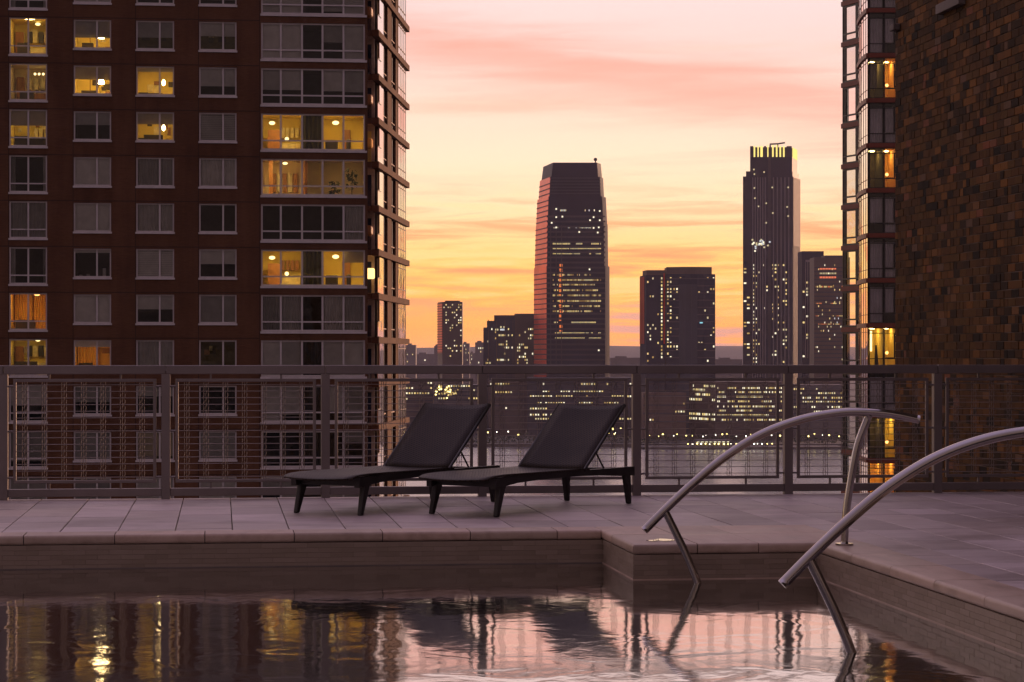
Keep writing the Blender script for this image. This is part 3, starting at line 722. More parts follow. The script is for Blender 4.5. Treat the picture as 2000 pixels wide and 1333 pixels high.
def wall_holes(F, x0, x1, z0, z1, hs, dep):
    m_ = MB(); xs_ = sorted({x0, x1, *[h[0] for h in hs], *[h[1] for h in hs]}); zs_ = sorted({z0, z1, *[h[2] for h in hs], *[h[3] for h in hs]})
    # plain grid, cells inside a hole left open
    for i in range(len(xs_) - 1):
        xa, xb = xs_[i], xs_[i + 1]; xm = (xa + xb) / 2
        inside = [(h[2], h[3]) for h in hs if h[0] < xm < h[1]]; inside.sort(); z_ = z0
        for (a_, b_) in inside + [(z1, z1)]:
            if a_ > z_ + 1e-6: m_.face(F.p(xa, 0, z_), F.p(xb, 0, z_), F.p(xb, 0, a_), F.p(xa, 0, a_))
            z_ = b_
    for h in hs:
        a_, b_, c_, d_ = h
        m_.face(F.p(a_, 0, c_), F.p(a_, dep, c_), F.p(a_, dep, d_), F.p(a_, 0, d_)); m_.face(F.p(b_, dep, c_), F.p(b_, 0, c_), F.p(b_, 0, d_), F.p(b_, dep, d_))
        m_.face(F.p(a_, 0, d_), F.p(a_, dep, d_), F.p(b_, dep, d_), F.p(b_, 0, d_)); m_.face(F.p(a_, dep, c_), F.p(a_, 0, c_), F.p(b_, 0, c_), F.p(b_, dep, c_))
    return m_
XL = t_of(-90)
fw = wall_holes(AP, XL, 0.0, GROUND, 30.5, [h[2:] for h in holes], DEP + .02)
# remaining body: left end, roof, right return (set back for the balconies)
fw.face(AP.p(XL, 0, GROUND), AP.p(XL, 0, 30.5), AP.p(XL, 24, 30.5), AP.p(XL, 24, GROUND))
fw.face(AP.p(XL, 0, 30.5), AP.p(0, 0, 30.5), AP.p(0, 24, 30.5), AP.p(XL, 24, 30.5))
fw.face(AP.p(0, 0, GROUND), AP.p(0, 4.4, GROUND), AP.p(0, 4.4, 30.5), AP.p(0, 0, 30.5))
fw.build('wall', 'apartment_brick', apt)
# movement joints in the brickwork
jt = MB()
for k in ROWS: jt.box(AP, XL, t_of(508), -.004, .02, zt(k) + .10, zt(k) + .15)
for u0 in (18, 144, 266, 389, 508): jt.box(AP, t_of(u0) - .06, t_of(u0) - .02, -.005, .02, -12, 30.4)
tag(jt.build('movement_joints', 'joint_dark', apt), kind='stuff')

def frame_mesh(F, x0, x1, z0, z1, y, bars_x, bars_z, wd=.085, dp=.07):
    m_ = MB(); m_.box(F, x0, x1, y, y + dp, z1 - wd, z1); m_.box(F, x0, x1, y, y + dp, z0, z0 + wd)
    m_.box(F, x0, x0 + wd, y, y + dp, z0 + wd, z1 - wd); m_.box(F, x1 - wd, x1, y, y + dp, z0 + wd, z1 - wd)
    for bx in bars_x: m_.box(F, bx - wd * .6, bx + wd * .6, y + .003, y + dp, z0 + wd, z1 - wd)
    xs_ = [x0 + wd] + sum([[b - wd * .6, b + wd * .6] for b in bars_x], []) + [x1 - wd]
    for bz in bars_z:
        for i in range(0, len(xs_), 2): m_.box(F, xs_[i], xs_[i + 1], y + .006, y + dp, bz - wd * .45, bz + wd * .45)
    return m_
def room_box(F, x0, x1, y0, y1, z0, z1, mtl, par):
    m_ = MB()
    m_.face(F.p(x0, y1, z0), F.p(x1, y1, z0), F.p(x1, y1, z1), F.p(x0, y1, z1)); m_.face(F.p(x0, y0, z0), F.p(x0, y1, z0), F.p(x0, y1, z1), F.p(x0, y0, z1))
    m_.face(F.p(x1, y1, z0), F.p(x1, y0, z0), F.p(x1, y0, z1), F.p(x1, y1, z1)); m_.face(F.p(x0, y0, z1), F.p(x0, y1, z1), F.p(x1, y1, z1), F.p(x1, y0, z1))
    m_.face(F.p(x0, y0, z0), F.p(x1, y0, z0), F.p(x1, y1, z0), F.p(x0, y1, z0))
    return m_.build('room', mtl, par)
def blind(F, x0, x1, z0, z1, y, mtl, par, slats=False, folds=0, name='blind'):
    m_ = MB()
    if slats:
        n_ = max(4, int((z1 - z0) / .11)); h_ = (z1 - z0) / n_
        for i in range(n_): m_.face(F.p(x0, y, z0 + i * h_), F.p(x1, y, z0 + i * h_), F.p(x1, y + .045, z0 + (i + .93) * h_), F.p(x0, y + .045, z0 + (i + .93) * h_))
    elif folds:
        n_ = folds * 4
        for i in range(n_):
            xa, xb = x0 + (x1 - x0) * i / n_, x0 + (x1 - x0) * (i + 1) / n_; ya, yb = y + .05 * math.sin(i * math.pi / 2), y + .05 * math.sin((i + 1) * math.pi / 2)
            m_.face(F.p(xa, ya, z0), F.p(xb, yb, z0), F.p(xb, yb, z1), F.p(xa, ya, z1))
    else:
        m_.box(F, x0, x1, y, y + .012, z0, z1); m_.box(F, x0, x1, y - .01, y + .02, z0 - .04, z0)
    return m_.build(name, mtl, par)
rw = random.Random(11)
def furnish(F, kind, x0, x1, z0, z1, y0, yb, par, seed=0):
    """what shows inside a lit flat: z0/z1 floor and ceiling"""
    r_ = random.Random(seed); W_ = x1 - x0
    for i in range(3):          # pictures and shelves on the back wall
        xa = x0 + W_ * r_.uniform(.05, .8); za = z0 + r_.uniform(1.1, 1.8)
        MB().box(F, xa, xa + r_.uniform(.2, .5), yb - .06, yb - .015, za, za + r_.uniform(.2, .5)).build('picture', r_.choice(('cabinet_wood', 'cabinet_white', 'furniture_dark')), par)
    MB().box(F, x0 + W_ * r_.uniform(.0, .25), x0 + W_ * r_.uniform(.4, .7), y0 + 1.2, y0 + 1.9, z0, z0 + r_.uniform(.75, 1.1)).build('table', 'furniture_dark', par)
    if kind == 'kitchen':
        for i in range(4):
            xa = x0 + W_ * (.34 + .15 * i)
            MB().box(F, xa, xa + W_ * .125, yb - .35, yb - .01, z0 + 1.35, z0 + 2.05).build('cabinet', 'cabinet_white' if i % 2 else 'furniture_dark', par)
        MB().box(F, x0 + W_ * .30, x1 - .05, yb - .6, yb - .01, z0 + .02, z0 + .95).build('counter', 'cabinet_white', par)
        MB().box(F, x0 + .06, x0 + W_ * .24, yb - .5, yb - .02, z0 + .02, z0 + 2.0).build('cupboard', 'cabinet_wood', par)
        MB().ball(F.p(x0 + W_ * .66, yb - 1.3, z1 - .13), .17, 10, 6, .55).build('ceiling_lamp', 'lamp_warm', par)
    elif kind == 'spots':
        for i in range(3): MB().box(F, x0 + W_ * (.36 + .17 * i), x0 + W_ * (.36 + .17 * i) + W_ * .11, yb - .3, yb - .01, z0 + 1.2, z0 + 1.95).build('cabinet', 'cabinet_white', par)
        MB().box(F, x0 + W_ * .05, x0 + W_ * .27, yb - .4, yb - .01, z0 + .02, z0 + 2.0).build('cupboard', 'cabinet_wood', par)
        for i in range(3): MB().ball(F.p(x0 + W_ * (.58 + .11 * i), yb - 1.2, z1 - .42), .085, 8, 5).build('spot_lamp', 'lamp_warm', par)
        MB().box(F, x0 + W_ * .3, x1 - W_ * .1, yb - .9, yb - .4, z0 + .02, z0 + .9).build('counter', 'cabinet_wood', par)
    elif kind == 'pendant':
        xm = x0 + W_ * .70
        MB().tube([F.p(xm, y0 + 1.2, z0 + 1.32), F.p(xm, y0 + 1.2, z0 + 1.62)], .20, 12, True, .13).build('pendant_lamp', 'lamp_pendant', par)
        MB().box(F, x0 + W_ * .32, x0 + W_ * .34, yb - .05, yb - .01, z0 + .05, z0 + 1.95).build('door_edge', 'cabinet_wood', par)
        MB().box(F, x0 + W_ * .76, x1 - .1, yb - .5, yb - .02, z0 + .02, z0 + 1.05).build('sideboard', 'cabinet_wood', par)
    elif kind == 'bulb':
        MB().ball(F.p(x0 + W_ * .7, y0 + 1.3, z0 + 1.45), .10, 10, 6, 1.9).build('pendant_lamp', 'lamp_pendant', par)
        MB().box(F, x0 + W_ * .40, x0 + W_ * .60, yb - .03, yb - .01, z0 + .05, z0 + 1.75).build('door', 'cabinet_white', par)
        MB().box(F, x0 + .1, x0 + W_ * .3, y0 + .4, y0 + .8, z0 + .3, z0 + .72).build('chair', 'furniture_dark', par)
    elif kind == 'sofa':
        MB().box(F, x0 + W_ * .10, x0 + W_ * .48, y0 + .4, y0 + 1.1, z0 + .2, z0 + .85).build('sofa', 'furniture_dark', par, bevel=.08)
        MB().box(F, x0 + W_ * .52, x0 + W_ * .94, y0 + .4, y0 + 1.1, z0 + .2, z0 + .80).build('sofa', 'furniture_dark', par, bevel=.08)
        for i in range(3): MB().box(F, x0 + W_ * (.52 + .14 * i), x0 + W_ * (.52 + .14 * i) + W_ * .10, yb - .3, yb - .01, z0 + .9, z0 + 1.6).build('cabinet', 'cabinet_white', par)
        MB().ball(F.p(x0 + W_ * .5, yb - 1.0, z1 - .5), .2, 10, 6).build('ceiling_lamp', 'lamp_warm', par)
    elif kind == 'dome':
        MB().ball(F.p(x0 + W_ * .68, y0 + 1.3, z1 - .10), .20, 12, 6, .6).build('ceiling_lamp', 'lamp_orange', par)
        MB().tube([F.p(x0 + W_ * .4, y0 + .9, z1 - .05), F.p(x0 + W_ * .4, y0 + .9, z1 - .01)], .3, 12).build('ceiling_lamp', 'lamp_ceiling', par)
    elif kind == 'amber':
        MB().tube([F.p(x0 + W_ * .4, y0 + .9, z1 - .05), F.p(x0 + W_ * .4, y0 + .9, z1 - .01)], .25, 12).build('ceiling_lamp', 'lamp_ceiling', par)
    elif kind == 'dimlamp':
        MB().tube([F.p(x0 + W_ * .4, y0 + .8, z1 - .05), F.p(x0 + W_ * .4, y0 + .8, z1 - .01)], .15, 12).build('ceiling_lamp', 'lamp_ceiling', par)
# what each window shows: (drop of the blind 0..1, blind material, room material, furnishing, extra)
WIN = {
 (-1, 0): (0, '', 'room_dark', '', 'curtains'), (-1, 1): (1, 'blind_grey', 'room_dark', '', ''), (-1, 2): (.3, 'blind_grey', 'room_dark', '', ''), (-1, 3): (.8, 'blind_grey', 'room_dark', '', ''),
 (0, 0): (0, '', 'room_yellow', 'kitchen', ''), (0, 1): (.60, 'blind_grey', 'room_yellow', 'pendant', ''), (0, 2): (.56, 'blind_grey', 'room_dim', 'dimlamp', ''), (0, 3): (.48, 'blind_grey', 'room_dim', 'dimlamp', ''),
 (1, 0): (0, '', 'room_cream', 'spots', ''), (1, 1): (.46, 'blind_warm', 'room_yellow', 'pendant', ''), (1, 2): (.16, 'blind_warm', 'room_yellow', 'bulb', ''), (1, 3): (.64, 'blind_grey', 'room_dark', '', ''),
 (2, 0): (.42, 'blind_warm', 'room_yellow', 'sofa', ''), (2, 1): (.45, 'blind_grey', 'room_dark', '', ''), (2, 2): (.40, 'blind_warm', 'room_yellow', 'bulb', ''), (2, 3): (1, 'blind_grey', 'room_dark', '', 'slats'),
 (3, 0): (0, '', 'room_dark', '', 'curtains'), (3, 1): (1, 'blind_grey', 'room_dark', '', ''), (3, 2): (1, 'blind_grey', 'room_dark', '', 'folds'), (3, 3): (1, 'blind_grey', 'room_dark', '', 'folds'),
 (4, 0): (1, 'blind_grey', 'room_dark', '', 'folds'), (4, 1): (1, 'blind_grey', 'room_dark', '', ''), (4, 2): (1, 'blind_grey', 'room_dark', '', 'folds'), (4, 3): (0, '', 'room_dark', '', ''),
 (5, 0): (0, '', 'room_dark', '', 'curtains'), (5, 1): (.12, 'blind_grey', 'room_dark', '', 'items'), (5, 2): (1, 'blind_grey', 'room_dark', '', 'slats'), (5, 3): (.5, 'blind_grey', 'room_dark', '', ''),
 (6, 0): (0, '', 'room_amber', 'dome', 'orange'), (6, 1): (1, 'blind_grey', 'room_dark', '', ''), (6, 2): (.5, 'blind_grey', 'room_dark', '', ''), (6, 3): (1, 'blind_grey', 'room_dark', '', ''),
 (7, 0): (0, '', 'room_yellow', 'kitchen', ''), (7, 1): (.22, 'blind_grey', 'room_amber', 'amber', 'orange'), (7, 2): (1, 'blind_grey', 'room_dark', '', 'folds'), (7, 3): (0, '', 'room_dim', 'dimlamp', ''),
 (8, 0): (.55, 'blind_grey', 'room_dark', '', ''), (8, 1): (.55, 'blind_grey', 'room_dark', '', ''), (8, 2): (.35, 'blind_grey', 'room_dark', '', ''), (8, 3): (0, '', 'room_dark', '', ''),
 (9, 0): (.82, 'blind_grey', 'room_dark', '', ''), (9, 1): (1, 'blind_grey', 'room_dark', '', ''), (9, 2): (.86, 'blind_warm', 'room_dim', 'dimlamp', ''), (9, 3): (1, 'blind_grey', 'room_dark', '', ''),
}
# the five-pane bays: per pane a blind drop, plus the room
BAY = {
 -2: ([1, 1, 0, .9, 1], 'room_dark', '', 0), -1: ([1, 1, 0, .9, 1], 'room_dark', '', 0), 0: ([.95, .95, 0, .5, 1], 'room_dark', '', 0), 1: ([.58, .58, 0, .60, .62], 'room_dark', '', 0),
 2: ([0, 0, 'd', 0, 0], 'room_yellow', 'flat', 0), 3: ([0, 0, 0, 0, 0], 'room_cream', 'study', 0), 4: ([0, 0, 0, 0, 'f'], 'room_dark', '', 0),
 5: ([0, 0, 'd', 0, .34], 'room_yellow', 'flat2', 0), 6: (['f', 'f', 0, 'f', 'f'], 'room_dark', '', 0), 7: ([1, 1, 'd', 1, 1], 'room_dark', '', 0),
 8: ([1, .8, 'd', .7, 1], 'room_dark', '', 0), 9: ([0, 0, 'd', 0, .3], 'room_dark', '', 0), 10: ([.5, 1, 0, 1, 1], 'room_dark', '', 0),
}
pane_cache = {}
def pane(F, x0, x1, z0, z1, y, par, mtl='window_glass'):
    return MB().face(F.p(x0, y, z0), F.p(x1, y, z0), F.p(x1, y, z1), F.p(x0, y, z1)).build('pane', mtl, par)
for (k, ci, x0, x1, z0, z1) in holes:
    ml, kind = COLS[ci][2:]; y = DEP - .09
    if kind == 'bay':
        bx = [t_of(u) for u in (548.5, 590, 630, 671)]; tz = z0 + .60
        fo = frame_mesh(AP, x0, x1, z0, z1, y, bx, [tz], .10).build('window', 'window_frame', apt)
        edges = [x0] + bx + [x1]; drops, rm, furn, _ = BAY.get(k, ([1] * 5, 'room_dark', '', 0))
        MB().box(AP, x0 - .05, x1 + .12, -.06, y - .002, z0 - .14, z0 - .003).build('sill', 'sill_stone', fo)
        yb = 4.2
        room_box(AP, x0 - .02, x1 + .02, DEP + .02, yb, z0 - .25, z1 + .12, rm, fo)
        for i in range(5):
            xa, xb = edges[i], edges[i + 1]
            pane(AP, xa, xb, z0 + .05, z1 - .05, y + .035, fo)
            d_ = drops[i]
            if d_ == 'd': blind(AP, xa + .02, xb - .02, z0 + .02, z1 - .02, DEP + .3, 'room_dark', fo, folds=5, name='curtain')
            elif d_ == 'f': blind(AP, xa + .03, xb - .03, z0 + .03, z1 - .03, DEP + .12, 'blind_grey', fo, folds=7, name='curtain')
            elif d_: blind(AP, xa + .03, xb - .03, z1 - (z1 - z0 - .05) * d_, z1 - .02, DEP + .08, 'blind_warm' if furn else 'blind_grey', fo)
        fl = z0 - .22; W_ = x1 - x0
        if furn:
            for xc in ((edges[0] + edges[2]) / 2, (edges[3] + edges[5]) / 2): MB().tube([AP.p(xc, 1.0, z1 + .06), AP.p(xc, 1.0, z1 + .10)], .5 if furn != 'study' or xc < edges[2] else .22, 16).build('ceiling_lamp', 'lamp_ceiling', fo)
        if furn in ('flat', 'flat2'):
            MB().box(AP, edges[2] + .1, edges[3] - .1, DEP + .6, yb - .02, fl, z1 + .1).build('partition', 'room_yellow', fo)
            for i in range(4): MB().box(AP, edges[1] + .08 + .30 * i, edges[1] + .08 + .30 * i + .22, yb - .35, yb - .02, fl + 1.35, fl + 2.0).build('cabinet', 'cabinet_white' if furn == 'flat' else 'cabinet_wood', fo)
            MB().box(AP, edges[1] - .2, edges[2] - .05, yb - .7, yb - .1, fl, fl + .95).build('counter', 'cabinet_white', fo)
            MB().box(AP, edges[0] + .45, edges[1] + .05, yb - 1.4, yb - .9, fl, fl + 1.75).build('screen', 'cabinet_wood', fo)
            MB().ball(AP.p(edges[0] + .7, 1.6, z1 - .45), .20, 10, 6, .6).build('ceiling_lamp', 'lamp_warm', fo)
            MB().ball(AP.p(edges[1] + .4, 1.5, fl + 1.05), .13, 10, 6).build('table_lamp', 'lamp_warm', fo)
            MB().ball(AP.p(edges[3] + .9, 2.0, z1 - .35), .22, 10, 6, .6).build('ceiling_lamp', 'lamp_warm', fo)
            MB().box(AP, edges[4] + .1, edges[4] + .6, yb - .4, yb - .02, fl, fl + 1.9).build('door', 'cabinet_wood', fo)
            MB().box(AP, edges[3] + .2, edges[3] + 1.0, .7, 1.1, fl + .2, fl + .95).build('chair', 'furniture_dark', fo, bevel=.1)
            MB().box(AP, edges[4] + .2, edges[4] + .5, .6, .9, fl + .2, fl + 1.0).build('chair', 'furniture_dark', fo, bevel=.1)
        elif furn == 'study':
            for i in range(5): MB().box(AP, edges[1] - .5 + .34 * i, edges[1] - .5 + .34 * i + .26, yb - .35, yb - .02, fl + .7, fl + 1.9).build('bookcase', ('cabinet_wood', 'cabinet_white')[i % 2], fo)
            MB().box(AP, edges[0] + .5, edges[0] + .75, 2.0, 2.3, fl, z1 + .1).build('column', 'cabinet_wood', fo)
            MB().ball(AP.p(edges[1] + .3, 2.0, z1 - .12), .17, 10, 6, .5).build('ceiling_lamp', 'lamp_warm', fo)
            MB().box(AP, edges[2] + .15, edges[2] + .35, .6, yb - .02, fl, z1 + .1).build('partition', 'cabinet_wood', fo)
            for (xx, ht, sp_) in ((edges[3] + .75, 1.15, .30), (edges[4] + .55, 1.9, .36)):
                pl_ = MB(); rp = random.Random(int(xx * 10))
                pl_.tube([AP.p(xx, .8, fl), AP.p(xx + .04, .8, fl + ht)], .03, 6)
                for _ in range(46):
                    c0 = AP.p(xx + rp.uniform(-sp_, sp_), .8 + rp.uniform(-.2, .2), fl + ht * rp.uniform(.35, 1.05)); d1 = Vector((rp.uniform(-.2, .2), rp.uniform(-.1, .1), rp.uniform(-.14, .14))); d2 = Vector((rp.uniform(-.07, .07), .03, rp.uniform(-.09, .09)))
                    pl_.face(c0 - d1, c0 + d2, c0 + d1, c0 - d2)
                pl_.build('house_plant', 'leaf_dark', fo)
        continue
    mx_ = x0 + (x1 - x0) * ml; bz = [z0 + .55] if kind == 'tall' else []
    fo = frame_mesh(AP, x0, x1, z0, z1, y, [mx_], bz).build('window', 'window_frame', apt)
    MB().box(AP, x0 - .05, x1 + .05, -.06, y - .002, z0 - .12, z0 - .003).build('sill', 'sill_stone', fo)
    drop, bm_, rm, furn, ex = WIN.get((k, ci), (1, 'blind_grey', 'room_dark', '', ''))
    pane(AP, x0, mx_, z0 + .04, z1 - .04, y + .035, fo); pane(AP, mx_, x1, z0 + .04, z1 - .04, y + .035, fo)
    fl = z1 - 2.45; yb = 3.8
    room_box(AP, x0 - .05, x1 + .05, DEP + .02, yb, fl, z1 + .10, rm, fo)
    if furn and furn not in ('dimlamp', 'dome', 'amber'): MB().tube([AP.p((x0 + x1) / 2, .95, z1 + .05), AP.p((x0 + x1) / 2, .95, z1 + .09)], (.36, .27, .32, .23, .40)[(k * 3 + ci) % 5], 16).build('ceiling_lamp', 'lamp_ceiling', fo)
    if furn: furnish(AP, furn, x0, x1, fl if kind == 'tall' else z0 - .5, z1 + .08, DEP, yb, fo, k * 10 + ci)
    if drop:
        zb = z1 - (z1 - z0 - .03) * drop
        if ex == 'slats': blind(AP, x0 + .04, x1 - .04, zb, z1 - .03, DEP + .05, bm_, fo, slats=True)
        elif ex == 'folds': blind(AP, x0 + .04, x1 - .04, zb, z1 - .03, DEP + .12, bm_, fo, folds=9, name='curtain')
        else: blind(AP, x0 + .03, x1 - .03, zb, z1 - .02, DEP + .06, bm_, fo)
    if ex == 'curtains':
        blind(AP, x0 + .03, x0 + .36, z0 + .05, z1 - .03, DEP + .15, 'blind_grey', fo, folds=3, name='curtain'); blind(AP, x1 - .26, x1 - .03, z0 + .05, z1 - .03, DEP + .15, 'blind_grey', fo, folds=3, name='curtain')
    if ex == 'orange': 
        blind(AP, x0 + .03, (x0 + x1) / 2 + (.15 if ci else -.03), z0 - .1, z1 + .05, yb - .6, 'curtain_orange', fo, folds=6, name='curtain')
        if not ci: blind(AP, (x0 + x1) / 2 + .05, x1 - .03, z0 - .1, z1 + .05, yb - .6, 'curtain_orange', fo, folds=6, name='curtain')
    if ex == 'items':
        for xx, hh_ in ((x0 + .3, .18), (x0 + .75, .22), (x0 + 1.75, .6)): MB().box(AP, xx, xx + .22, .3, .5, z0 + .02, z0 + hh_).build('vase', 'blind_grey', fo, bevel=.05)

# ---- side of the block, set back behind the balconies, catching the western glow
SZ = 150.2; SO = Vector((ux(735, SZ), SZ, 0)); sdir = math.atan2(1.0, .0613)
SF = Frame(SO, sdir)               # x runs away from the eye along the side wall, y points into the block (left)
def s_of(u):
    k = (u - UC) / FPX; return (SO.x - k * SO.y) / (k * math.sin(sdir) - math.cos(sdir))
def bz_(k): return hz(58.5, SZ) - FHT * k          # top of the floor band, row 0
s_w = [s_of(u) for u in (741.5, 749, 757, 764.5, 773, 777, 792, 795.5)]
sw = MB()
S_END = s_w[7]
sw.box(SF, s_w[0], s_w[6] - .1, .35, 16, GROUND, 30.5)                 # core behind the glass
for a_, b_ in ((s_w[2], s_w[3]), (s_w[4], s_w[5])): sw.box(SF, a_, b_, .0, .36, GROUND, 30.5)    # brick piers
sw.build('wall', 'apartment_brick', apt)
for k in range(-2, 14):
    zb = bz_(k); h_ = .40
    MB().box(SF, 0.0, S_END, -.17, .30, zb - h_, zb).build('floor_band', 'apartment_brick', apt)
    bl = MB().box(SF, .25, s_w[0] + .4, .32, 1.2 + 1.6, zb - h_ + .02, zb - .04); bl.build('balcony_slab', 'slab_concrete', apt)
    MB().box(SF, .0, .25, .32, 3.4, zb - h_ + .02, zb - .02).build('balcony_edge', 'apartment_brick', apt)
    # glass parapet of the balcony and its handrail
    pg = MB().box(SF, .06, s_w[0] - .1, -.10, -.06, zb + .05, zb + .98).build('balcony_parapet', 'mirror_glass', apt)
    MB().box(SF, .02, s_w[0] - .05, -.13, -.03, zb + .985, zb + 1.03).build('handrail', 'tower_frame', pg)
    MB().box(SF, .06, .10, .34, 2.9, zb + .05, zb + .98).build('balcony_parapet', 'window_glass', apt)
    # window strips: bright polished panel, two dark windows, glazed bay at the end
    zt2 = bz_(k - 1) - h_ - .02
    MB().box(SF, s_w[0], s_w[1], .0, .04, zb + .02, zt2).build('window', 'mirror_glass', apt)
    for a_, b_ in ((s_w[1], s_w[2]), (s_w[3], s_w[4])):
        wn = MB().box(SF, a_ + .02, b_ - .02, .20, .24, zb + .02, zt2).build('window', 'far_dark_glass', apt)
        MB().box(SF, (a_ + b_) / 2 - .05, (a_ + b_) / 2 + .05, .13, .197, zb + .02, zt2).build('mullion', 'joint_dark', wn)
        MB().box(SF, a_ + .1, b_ - .3, .05, .19, zb + .55, zb + .62).build('transom', 'slab_concrete', wn)
    by = MB().box(SF, s_w[5] + .02, s_w[6], -.02, .06, zb + .02, zt2).build('window', 'mirror_glass', apt)
    for i in range(5):
        xm = s_w[5] + .08 + (s_w[6] - s_w[5] - .16) * i / 4
        MB().box(SF, xm - .06, xm + .06, -.034, -.022, zb + .02, zt2).build('mullion', 'far_brick', by)
    for zz in (zb + .62, zt2 - .3): MB().box(SF, s_w[5] + .02, s_w[6], -.040, -.0345, zz - .035, zz + .035).build('transom', 'far_brick', by)
# recess behind the balcony: back wall with a dark glazed door, and one lantern
rc = MB(); rc.box(SF, s_w[0] - .36, s_w[0] - .15, .305, 3.3, GROUND, 30.5); rc.build('recess_wall', 'slab_concrete', apt)
for k in range(-1, 13):
    zb = bz_(k); rr_ = random.Random(k)
    MB().box(SF, s_w[0] - .42, s_w[0] - .365, .5, 1.1, zb + .05, zb + 2.1).build('balcony_door', 'far_dark_glass' if k != 3 else 'room_yellow', apt)
    if k in (0, 2, 3, 5): MB().box(SF, .45, 1.25, .35, 1.0, zb + .9, zb + 1.6).build('folded_parasol', 'cabinet_wood' if k != 3 else 'curtain_orange', apt, bevel=.15)
zb = bz_(6)
MB().box(SF, .5, .9, .2, .8, zb + .95, zb + 1.65).build('balcony_lamp', 'lamp_dim', apt, bevel=.1)

# ================================================================== RED AND GLASS TOWER on the right
TZ = 150.0; TO = Vector((ux(1695, TZ), TZ, 0)); TF = Frame(TO, R(.3))
rt = thing('glass_tower', (TO.x + 6, TZ + 6, GROUND), 'slim glass tower with red-brown floor bands between sky and brick wall', 'building')
TH_ = 2.93
def tb(k): return hz(113, TZ) - TH_ * k            # underside line of band k is the window head
x_m = ux(1726, TZ) - TO.x; x_r = ux(1752, TZ) - TO.x
# plan of the curved, glazed left corner
curve = [(0.0, 0.0), (-.02, .7), (.0, 1.8), (.06, 3.1), (.17, 4.6), (.32, 6.0)]
body = MB(); body.prism([tuple(TF.p(x_, y_, 0)[:2]) for x_, y_ in ((1.1, 6.0), (1.1, 4.2), (22, 4.2), (22, 22), (5.5, 22))], GROUND, 34); body.build('core', 'tower_frame', rt)
ROOM_T = {0: ('room_amber', True), -1: ('room_dim', False), 2: ('room_amber', True), 4: ('room_dim', False), 6: ('room_yellow', True), 8: ('room_yellow', True), 7: ('room_dim', False), 9: ('room_amber', True)}
for k in range(-2, 13):
    zh = tb(k); zl = tb(k + 1) + .29
    # floor band, front and round the corner
    MB().box(TF, .06, 20, -.10, .25, zh, zh + .29).build('floor_band', 'tower_red', rt)
    cb = MB()
    for (xa, ya), (xb, yb) in zip(curve, curve[1:]):
        cb.hexa([TF.p(xa - .12, ya - .04, zh), TF.p(xa + .5, ya, zh), TF.p(xb + .5, yb, zh), TF.p(xb - .12, yb, zh), TF.p(xa - .12, ya - .04, zh + .29), TF.p(xa + .5, ya, zh + .29), TF.p(xb + .5, yb, zh + .29), TF.p(xb - .12, yb, zh + .29)])
    cb.build('floor_band', 'tower_red', rt)
    # curved glazing, pane by pane with mullions
    for i, ((xa, ya), (xb, yb)) in enumerate(zip(curve, curve[1:])):
        pn = MB().face(TF.p(xb, yb, zl), TF.p(xa, ya, zl), TF.p(xa, ya, zh), TF.p(xb, yb, zh)).build('window', 'mirror_glass', rt)
        MB().tube([TF.p(xa - .006, ya + .02, zl), TF.p(xa - .006, ya + .02, zh)], .016, 6).build('mullion', 'tower_red', pn)
        for zz in (zl + .55, zh - .3): MB().tube([TF.p(xa - .006, ya, zz), TF.p(xb - .006, yb, zz)], .02, 6).build('transom', 'tower_red', pn)
    # front windows
    rm, lit = ROOM_T.get(k, ('room_dark', False))
    for wi, (xa, xb) in enumerate(((.08, x_m), (x_m + .02, x_r), (x_r + .02, x_r + 1.4))):
        wn = frame_mesh(TF, xa, xb, zl, zh, -.02, [], [zl + .62, zh - .36], .055, .10).build('window', 'tower_frame', rt)
        if wi: 
            MB().box(TF, xa + .1, xb - .12, .085, .10, zl + .64, zl + .70).build('sash', 'tower_frame', wn); MB().box(TF, xb - .20, xb - .11, -.015, .08, zl + .7, zh - .4).build('sash', 'tower_frame', wn)
        pane(TF, xa + .02, xb - .02, zl + .02, zh - .02, .03, wn, 'tower_glass')
        room_box(TF, xa, xb, .12, 3.6, zl - .1, zh - .01, rm if (wi or k in (6, 9, 7)) else ('room_dim' if lit else 'room_dark'), wn)
        if lit and wi in (1, 2): MB().ball(TF.p((xa + xb) / 2, 1.4, zl + 1.0), .11, 10, 6).build('lamp', 'lamp_orange', wn)
        if lit: MB().tube([TF.p((xa + xb) / 2, 2.3, zh - .06), TF.p((xa + xb) / 2, 2.3, zh - .02)], .24, 12).build('ceiling_lamp', 'lamp_ceiling', wn)
        if k == 6 and wi == 0:
            MB().box(TF, xa + .30, xa + .45, 1.6, 1.7, zl + 1.1, zh - .2).build('lamp', 'lamp_warm', wn); MB().tube([TF.p(xa + .62, .8, zl), TF.p(xa + .58, .8, zl + 1.5)], .16, 8, True, .05).build('ornament', 'furniture_dark', wn)
        if not lit: blind(TF, xa + .04, xb - .04, zl + (.05 if (k + wi) % 3 else .7), zh - .3, .25, 'blind_pale', wn, folds=5, name='curtain')
        if k == 0 and wi == 0: blind(TF, xa + .05, xa + .55, zl + .6, zh - .3, .25, 'blind_warm', wn, folds=3, name='curtain')
